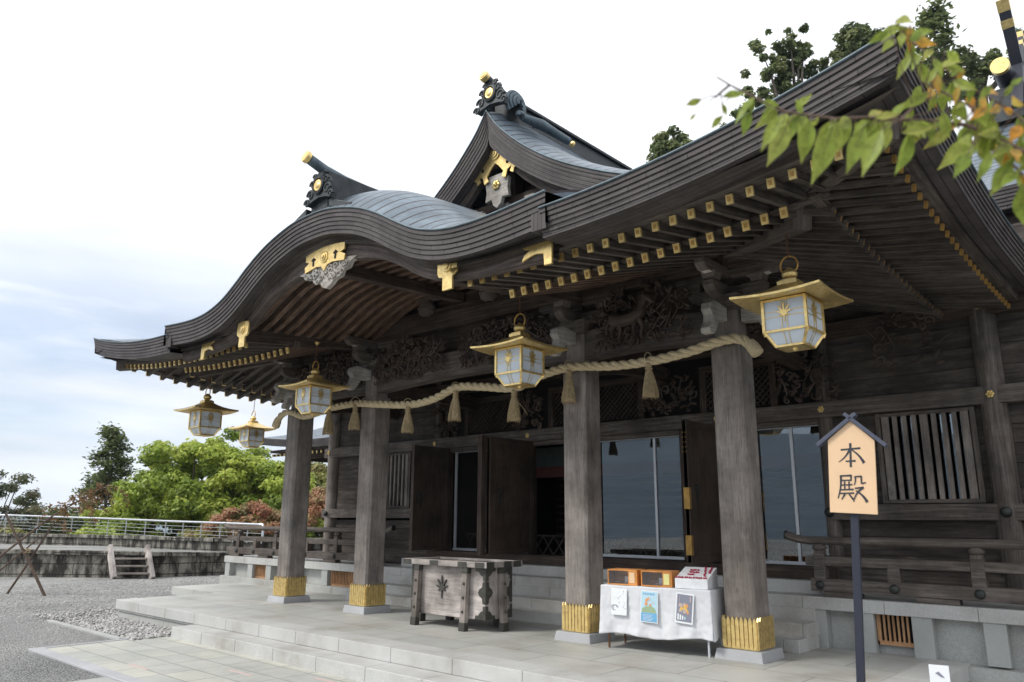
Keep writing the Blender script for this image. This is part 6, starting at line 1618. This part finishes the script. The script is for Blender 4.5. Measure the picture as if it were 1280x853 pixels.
for dx, z, r_, n_ in ((0, 29.3, .9, 3), (-.6, 28.2, 1.1, 5), (.9, 28.0, 1.1, 5), (1.5, 27.0, 1.0, 4), (-1.3, 27.0, .9, 4), (.3, 26.8, 1.2, 6), (-.8, 25.6, 1.1, 6), (1.0, 25.4, 1.0, 5), (-2.2, 25.2, .9, 4), (-2.9, 24.1, 1.0, 5), (-.4, 24.0, 1.2, 6), (-3.5, 23.0, .9, 4), (.8, 23.4, 1.3, 6), (-1.8, 22.4, 1.4, 6)):
    for k in range(n_*2):
        p = c0+Vector((.74, .67, 0))*(dx+random.gauss(0, .62)); cl1.append((p.x, p.y+random.gauss(0, .5), z+random.gauss(0, .45), r_*random.uniform(.28, .52)))
cloudtree('tall open crowned tree above the straight roof edge, biggest behind the hall', cl1, (-14.9, 40.5, 0), .17, 330)
cl2 = dome(-20.6, 36.8, 21.8, 1.25, 1.25, 2.3, 46, .4, .65)
cloudtree('small rounded dark tree top peeping over the roof beside the dormer gable', cl2, (-20.6, 36.8, 0), .16, 420)
cl3 = dome(-11.7, 43.1, 27.8, 1.7, 1.6, 2.0, 34, .4, .75)
cloudtree('dark tree crown touching the upturned roof corner', cl3, (-11.7, 43.1, 0), .18, 340)
conifer('thin sparse conifer with bare trunk behind the leafy cherry branch', (-8.5, 46.0, 0), 31.2, 2.0, 26, .22, 26, .30, startf=.78, group=BG)
cl4 = dome(-7.0, 47.6, 26.2, 2.2, 1.6, 1.9, 22, .45, .8)
cloudtree('dark low tree crown between the thin conifer and the gold capped ridge log', cl4, (-7.0, 47.6, 0), .22, 260)
cl5 = dome(-4.8, 48.5, 27.2, 1.6, 1.6, 1.5, 14, .5, .8)
cloudtree('dark tree crown behind the crossed finials', cl5, (-4.8, 48.5, 0), .22, 260)
# ================================================================== LEFT SIDE BUILDING (only its eave is seen)
sb = thing('side_pavilion', 'low side pavilion with grey copper roof seen past the far porch pillars', 'pavilion', (-19.5, 16.5, -.3)); BI = Matrix.Translation((19.5, -16.5, .3))
def sbp(g, n_, m_, bev=0):
    o = g.build(n_, m_, sb, bev); o.matrix_parent_inverse = BI; return o
def sbz(x, y):
    d = min(y-14, x+24.4, 20-y); up_ = .25*max(0, (-20.5-x)/3.9)**2
    return 3.98+up_*max(0, 1-d/2)+.36*d+.03*d*d
g = MB()
g.grid(lambda u, v: (lerp(-24.4+v, -15.76, u), 14+v, sbz(lerp(-24.4+v, -15.76, u)+.001, 14+v)), frange(0, 1, 24), frange(0, 3, 12), 0, lambda u, v: (lerp(-24.4+v, -15.76, u), v))
g.grid(lambda u, v: (lerp(-24.4+v, -15.76, u), 20-v, sbz(lerp(-24.4+v, -15.76, u)+.001, 20-v)), frange(0, 1, 24), frange(0, 3, 12), 0, lambda u, v: (lerp(-24.4+v, -15.76, u), v), flip=True)
g.grid(lambda u, v: (-24.4+v, lerp(14+v, 20-v, u), sbz(-24.4+v, lerp(14+v, 20-v, u))), frange(0, 1, 14), frange(0, 3, 12), 0, lambda u, v: (u*6, v), flip=True)
sbp(g, 'roof', 'copper_roof')
g = MB(); q = frange(-24.4, -15.76, 22)
fascia(g, [(x, 14, sbz(x, 14)) for x in q], [D]*22, [(0, -1, 0)]*22, .24, 5); q2 = frange(20, 14, 10); fascia(g, [(-24.4, y, sbz(-24.4, y)) for y in q2], [D]*10, [(-1, 0, 0)]*10, .24, 5)
sbp(g, 'layered_edge', 'fascia')
g = MB(); g.box(-24.1, -15.8, 14.25, 19.7, 3.70, 3.78); g.box(-23.8, -15.8, 14.75, 14.9, 3.48, 3.68); g.box(-23.8, -23.65, 14.9, 19.2, 3.48, 3.68); sbp(g, 'eave_beam', 'wood_dark')
k = 0
x = -24.1
while x < -15.9:
    g = MB(); g.beam((x, 15.2, 3.72), (x, 14.36, 3.62), .06, .08); r_ = sbp(g, 'rafter', 'wood_soffit'); g = MB(); g.beam((x, 14.37, 3.621), (x, 14.34, 3.617), .066, .086); o = g.build('gold_cap', 'gold', r_); o.matrix_parent_inverse = Matrix.Identity(4); x += .24
for x_, y_ in ((-20.85, 15.0), (-20.85, 19.0), (-16.3, 15.0), (-16.3, 19.0)):
    g = MB(); g.cyl((x_, y_, -.5), (x_, y_, 3.5), .14, None, 14); sbp(g, 'post', 'wood_grey')
# ================================================================== REAR SANCTUARY seen at the right edge
hz_ = thing('rear_sanctuary', 'rear sanctuary with ribbed blue grey roof, gold capped ridge log and crossed finials', 'shrine', (2.0, 17, -.3)); ZI = Matrix.Translation((-2, -17, .3))
def hp(g, n_, m_, par=None, bev=0):
    o = g.build(n_, m_, par or hz_, bev)
    if par is None: o.matrix_parent_inverse = ZI
    return o
Y0, Z0, YRD, ZR = 13.0, 6.45, 17.0, 9.35
def rz_(y): t = (YRD-abs(y-YRD)-Y0)/(YRD-Y0); return lerp(Z0, ZR, .62*t+.38*t*t)
g = MB(); g.grid(lambda x, y: (x, y, rz_(y)), frange(-2.6, 7, 20), frange(Y0, 2*YRD-Y0, 30), 0, lambda x, y: (x, y)); rr_ = hp(g, 'roof', 'copper_roof')
g = MB(); q = frange(-2.6, 7, 12); fascia(g, [(x, Y0, Z0) for x in q], [D]*12, [(0, -1, 0)]*12, .34, 6); q = frange(2*YRD-Y0, Y0, 20); fascia(g, [(-2.6, y, rz_(y)) for y in q], [D]*20, [(-1, 0, 0)]*20, .34, 6); hp(g, 'layered_edge', 'fascia')
g = MB(); g.box(-2.2, 6.6, Y0+.3, 20.6, 5.95, 6.1); g.box(-1.6, 6.0, Y0+1.1, 20.4, -.4, 6.0); hp(g, 'wall', 'wood_dark')
x = -2.4
while x < 3:
    g = MB(); g.beam((x, Y0+1.2, 6.2), (x, Y0+.35, 5.98), .08, .10); r_ = hp(g, 'rafter', 'wood_soffit'); g = MB(); g.beam((x, Y0+.36, 5.983), (x, Y0+.32, 5.975), .09, .11); o = g.build('gold_cap', 'gold', r_); x += .26
g = MB(); g.box(-2.3, 6.8, YRD-.3, YRD+.3, ZR-.15, ZR+.55); hp(g, 'ridge', 'bronze', None, .01)
for x_ in (-1.98, -.4, 1.2, 2.8):
    g = MB(); g.tube([(x_, YRD-.75, ZR+.80), (x_, YRD, ZR+.82), (x_, YRD+.75, ZR+.80)], [.15, .18, .15], 20); k_ = hp(g, 'ridge_log', 'black_paint')
    g = MB(); g.cyl((x_, YRD-.77, ZR+.80), (x_, YRD-.66, ZR+.80), .165, .165, 20); hp(g, 'gold_log_cap', 'gold', None, .006)
for sg in (-1, 1):
    g = MB(); g.beam((-1.78, YRD+.9*sg, ZR-.2), (-1.78, YRD-.75*sg, ZR+2.15), .10, .20, 0, (1, 0, 0)); f_ = hp(g, 'crossed_finial', 'black_paint', None, .006)
    g = MB(); a_ = Vector((-1.78, YRD+.9*sg, ZR-.2)); b_ = Vector((-1.78, YRD-.75*sg, ZR+2.15)); d_ = (b_-a_).normalized()
    g.beam(b_-d_*.22, b_+d_*.02, .112, .212, 0, (1, 0, 0)); g.beam(b_-d_*.55, b_-d_*.38, .112, .212, 0, (1, 0, 0)); hp(g, 'gold_tip', 'gold', None, .004)
# ================================================================== CHERRY BRANCH reaching in at the upper right
STEM= [(-0.172, 1.769, 2.24), (-0.21, 1.752, 2.271), (-0.244, 1.739, 2.307), (-0.284, 1.721, 2.336), (-0.338, 1.695, 2.354), (-0.393, 1.668, 2.366), (-0.449, 1.641, 2.381), (-0.508, 1.613, 2.388), (-0.566, 1.582, 2.408), (-0.601, 1.573, 2.423), (-0.64, 1.555, 2.456), (-0.678, 1.539, 2.486), (-0.708, 1.531, 2.514), (-0.736, 1.524, 2.543)]
TWIGS= [[(-0.171, 1.818, 2.309), (-0.212, 1.801, 2.377), (-0.257, 1.786, 2.426), (-0.304, 1.769, 2.48), (-0.335, 1.764, 2.539), (-0.369, 1.76, 2.585), (-0.401, 1.756, 2.637)], [(-0.246, 1.75, 2.312), (-0.272, 1.745, 2.383), (-0.314, 1.735, 2.426), (-0.358, 1.723, 2.469)], [(-0.633, 1.368, 2.41), (-0.672, 1.378, 2.401), (-0.719, 1.379, 2.392), (-0.751, 1.385, 2.415)], [(-0.189, 1.839, 2.191), (-0.22, 1.832, 2.256), (-0.25, 1.831, 2.304), (-0.294, 1.822, 2.338)], [(-0.381, 1.618, 2.34), (-0.364, 1.662, 2.382), (-0.336, 1.717, 2.419)]]
LEAVES= [((-0.661, 1.528, 2.434), (-0.697, 1.549, 2.381), 0.19), ((-0.532, 1.381, 2.312), (-0.588, 1.379, 2.245), 0.39), ((-0.578, 1.525, 2.368), (-0.623, 1.499, 2.267), 0.51), ((-0.535, 1.541, 2.369), (-0.569, 1.548, 2.271), 0.36), ((-0.491, 1.533, 2.327), (-0.539, 1.518, 2.205), 0.39), ((-0.5, 1.691, 2.421), (-0.546, 1.709, 2.347), 0.4), ((-0.441, 1.581, 2.336), (-0.481, 1.559, 2.227), 0.34), ((-0.387, 1.503, 2.278), (-0.434, 1.488, 2.182), 0.35), ((-0.396, 1.603, 2.325), (-0.422, 1.624, 2.283), 0.5), ((-0.376, 1.678, 2.341), (-0.412, 1.656, 2.234), 0.24), ((-0.381, 1.604, 2.305), (-0.314, 1.632, 2.311), 0.54), ((-0.662, 1.535, 2.456), (-0.705, 1.526, 2.407), 0.22), ((-0.636, 1.526, 2.442), (-0.605, 1.582, 2.432), 0.34), ((-0.58, 1.586, 2.428), (-0.552, 1.619, 2.474), 0.4), ((-0.675, 1.325, 2.375), (-0.717, 1.326, 2.376), 0.49), ((-0.667, 1.282, 2.321), (-0.689, 1.286, 2.312), 0.49), ((-0.655, 1.374, 2.393), (-0.614, 1.411, 2.405), 0.34), ((-0.704, 1.475, 2.442), (-0.699, 1.489, 2.411), 0.36), ((-0.648, 1.36, 2.343), (-0.684, 1.365, 2.323), 0.43), ((-0.349, 1.624, 2.482), (-0.381, 1.616, 2.431), 0.38), ((-0.345, 1.706, 2.525), (-0.369, 1.695, 2.483), 0.28), ((-0.365, 1.553, 2.511), (-0.41, 1.537, 2.487), 0.22), ((-0.394, 1.706, 2.583), (-0.418, 1.678, 2.544), 0.38), ((-0.286, 1.633, 2.469), (-0.27, 1.689, 2.457), 0.34), ((-0.333, 1.676, 2.411), (-0.388, 1.638, 2.375), 0.37), ((-0.348, 1.683, 2.437), (-0.368, 1.661, 2.399), 0.33), ((-0.324, 1.687, 2.408), (-0.348, 1.71, 2.382), 0.42), ((-0.297, 1.588, 2.318), (-0.3, 1.627, 2.27), 0.39), ((-0.288, 1.871, 2.363), (-0.364, 1.799, 2.292), 0.44), ((-0.235, 1.664, 2.236), (-0.272, 1.661, 2.18), 0.29), ((-0.209, 1.742, 2.249), (-0.248, 1.748, 2.217), 0.2), ((-0.227, 1.84, 2.213), (-0.231, 1.888, 2.141), 0.23), ((-0.223, 1.705, 2.311), (-0.26, 1.704, 2.306), 0.27), ((-0.332, 1.728, 2.483), (-0.321, 1.719, 2.421), 0.86), ((-0.27, 1.627, 2.38), (-0.287, 1.637, 2.343), 0.85), ((-0.294, 1.849, 2.468), (-0.282, 1.838, 2.411), 1.04), ((-0.23, 1.631, 2.318), (-0.257, 1.596, 2.284), 0.96), ((-0.199, 1.705, 2.322), (-0.209, 1.668, 2.326), 0.98), ((-0.197, 1.783, 2.33), (-0.216, 1.743, 2.281), 1.1), ((-0.182, 1.714, 2.335), (-0.193, 1.664, 2.339), 0.81), ((-0.356, 1.655, 2.532), (-0.329, 1.689, 2.567), 0.2), ((-0.309, 1.625, 2.456), (-0.292, 1.618, 2.405), 0.33), ((-0.337, 1.755, 2.436), (-0.31, 1.79, 2.465), 0.48), ((-0.377, 1.722, 2.413), (-0.408, 1.736, 2.375), 0.39), ((-0.297, 1.722, 2.33), (-0.299, 1.69, 2.355), 0.38), ((-0.247, 1.712, 2.337), (-0.225, 1.69, 2.363), 0.28), ((-0.233, 1.882, 2.451), (-0.203, 1.871, 2.474), 0.26), ((-0.203, 1.756, 2.406), (-0.176, 1.774, 2.433), 0.16), ((-0.268, 1.904, 2.373), (-0.285, 1.888, 2.313), 0.36), ((-0.225, 1.792, 2.258), (-0.263, 1.743, 2.177), 0.3), ((-0.274, 1.654, 2.245), (-0.298, 1.615, 2.186), 0.19), ((-0.405, 1.522, 2.313), (-0.356, 1.532, 2.313), 0.62), ((-0.437, 1.598, 2.36), (-0.417, 1.647, 2.392), 0.69), ((-0.494, 1.7, 2.412), (-0.474, 1.712, 2.357), 0.43), ((-0.47, 1.492, 2.318), (-0.472, 1.517, 2.259), 0.42), ((-0.3, 1.817, 2.381), (-0.323, 1.827, 2.338), 0.29), ((-0.204, 1.795, 2.311), (-0.202, 1.82, 2.246), 0.23), ((-0.217, 1.633, 2.363), (-0.24, 1.616, 2.329), 0.25), ((-0.237, 1.858, 2.348), (-0.225, 1.861, 2.306), 0.8), ((-0.24, 1.663, 2.364), (-0.235, 1.658, 2.321), 0.88), ((-0.313, 1.682, 2.466), (-0.336, 1.67, 2.427), 0.35), ((-0.365, 1.649, 2.555), (-0.369, 1.636, 2.511), 0.43), ((-0.313, 1.822, 2.509), (-0.291, 1.854, 2.531), 0.28), ((-0.539, 1.506, 2.365), (-0.548, 1.493, 2.403), 0.24), ((-0.332, 1.668, 2.342), (-0.315, 1.696, 2.311), 0.32), ((-0.549, 1.363, 2.328), (-0.575, 1.373, 2.303), 0.31), ((-0.398, 1.638, 2.359), (-0.374, 1.677, 2.416), 0.31), ((-0.345, 1.617, 2.327), (-0.343, 1.662, 2.315), 0.36), ((-0.246, 1.615, 2.317), (-0.234, 1.654, 2.28), 0.3), ((-0.202, 1.789, 2.207), (-0.227, 1.808, 2.163), 0.33)]

br_ = thing('cherry_branch', 'leafy cherry branch with green and orange leaves reaching across the upturned roof corner', 'branch', STEM[0]); CI = Matrix.Translation(-Vector(STEM[0]))
g = MB(); P_ = [Vector(p) for p in STEM]; dd_ = (P_[0]-P_[1]).normalized(); P_ = [P_[0]+dd_*.5, P_[0]+dd_*.2]+P_
g.tube(P_, [.009, .007]+[.0055-.0003*i for i in range(len(STEM))], 8)
TWIGS[2] = TWIGS[2][:2]
for t_ in TWIGS: g.tube(t_, [.0028-.0003*i for i in range(len(t_))], 6)
o = g.build('stem', 'twig', br_); o.matrix_parent_inverse = CI
random.seed(12)
LEAVES = list(LEAVES)
for k in range(80):
    src = random.choice([STEM[0:5], STEM[0:4], TWIGS[0], TWIGS[0][2:], TWIGS[1], TWIGS[3]]); p_ = along(src, random.random()); ln_ = random.uniform(.04, .075)
    d_ = Vector((random.gauss(0, .45), random.gauss(0, .45), -random.uniform(.2, 1.0))).normalized(); p_ = p_+Vector((random.gauss(0, .012), random.gauss(0, .012), random.gauss(0, .012)))
    LEAVES.append((tuple(p_), tuple(p_+d_*ln_), random.choice((.25, .3, .4, .5, .55, .62, .9))))
for k in range(34):
    p_ = along(STEM[4:12], random.random()); d_ = Vector((random.gauss(-.25, .3), random.gauss(-.2, .3), -random.uniform(.6, 1.0))).normalized()
    LEAVES.append((tuple(p_), tuple(p_+d_*random.uniform(.045, .08)), random.choice((.25, .3, .35, .42, .5))))
LEAVES.sort(key=lambda q: -math.dist(q[0], q[1]))
wood_pts = [along(q, t/60) for q in [STEM]+TWIGS for t in range(61)]
extra = MB(); nleaf = 0
for (b_, t_, tint) in LEAVES:
    b_, t_ = Vector(b_), Vector(t_); ax_ = t_-b_; ln = ax_.length; ax_.normalize(); view = Vector((b_.x, b_.y, b_.z-1.53)).normalized()
    nrm = (-view+Vector((random.gauss(0, .33), random.gauss(0, .33), random.gauss(0, .33)+.25))).normalized(); sd_ = ax_.cross(nrm).normalized(); nrm = sd_.cross(ax_).normalized()
    g = MB(); V = []; N_ = 9; prof = [0, .35, .72, .95, 1.0, .90, .68, .40, .16, 0]; cu = random.uniform(.05, .22); wd_ = ln*random.uniform(.15, .195)
    for i in range(N_+1):
        u = i/N_; c_ = b_+ax_*ln*(u-cu*.3*u*u)+nrm*(-cu*ln*.6*u*u)+sd_*0; q_ = wd_*prof[i]
        V += [c_+sd_*q_+nrm*q_*.35, c_, c_-sd_*q_+nrm*q_*.35]
    fs = []; uv = []
    for i in range(N_):
        for j in (0, 1):
            a = i*3+j; fs.append((a, a+1, a+4, a+3)); e_ = min(1, max(0, tint+.10*(i/N_)**2*(2 if i > 6 else 1)-.06*(j == 1))); uv.append([(e_, 0)]*4)
    g.add(V, fs, uv, 0, True)
    near = min(wood_pts, key=lambda q: (q-b_).length)
    g.tube([near, near.lerp(b_, .5)+Vector((0, 0, .003)), b_, V[13]], [.0011, .0009, .0009, .0006], 5, 1)
    nleaf += 1
    if nleaf <= 100:
        o = g.build('leaf', ['leaf_cherry', 'twig'], br_); o.matrix_parent_inverse = CI
    else:
        n0 = len(extra.v); extra.v += g.v; extra.f += [[k+n0 for k in f] for f in g.f]; extra.uv += g.uv; extra.mi += g.mi; extra.sm += g.sm
o = extra.build('leaves', ['leaf_cherry', 'twig'], br_); o.matrix_parent_inverse = CI; o['kind'] = 'stuff'

# ================================================================== AIR : thin mountain haze
g = MB(); g.box(-4300, 4300, -4300, 4300, -140, 150); hz = g.build('haze', 'paper'); hz['kind'] = 'stuff'
hm = bpy.data.materials.new('haze'); hm.use_nodes = True; hm.node_tree.nodes.clear()
ho = hm.node_tree.nodes.new('ShaderNodeOutputMaterial'); hv = hm.node_tree.nodes.new('ShaderNodeVolumePrincipled')
hv.inputs['Color'].default_value = (.72, .82, .95, 1); hv.inputs['Density'].default_value = .00022; hv.inputs['Anisotropy'].default_value = .2
hm.node_tree.links.new(hv.outputs[0], ho.inputs['Volume']); hz.data.materials[0] = hm
SC.cycles.volume_bounces = 0; SC.cycles.volume_step_rate = 10
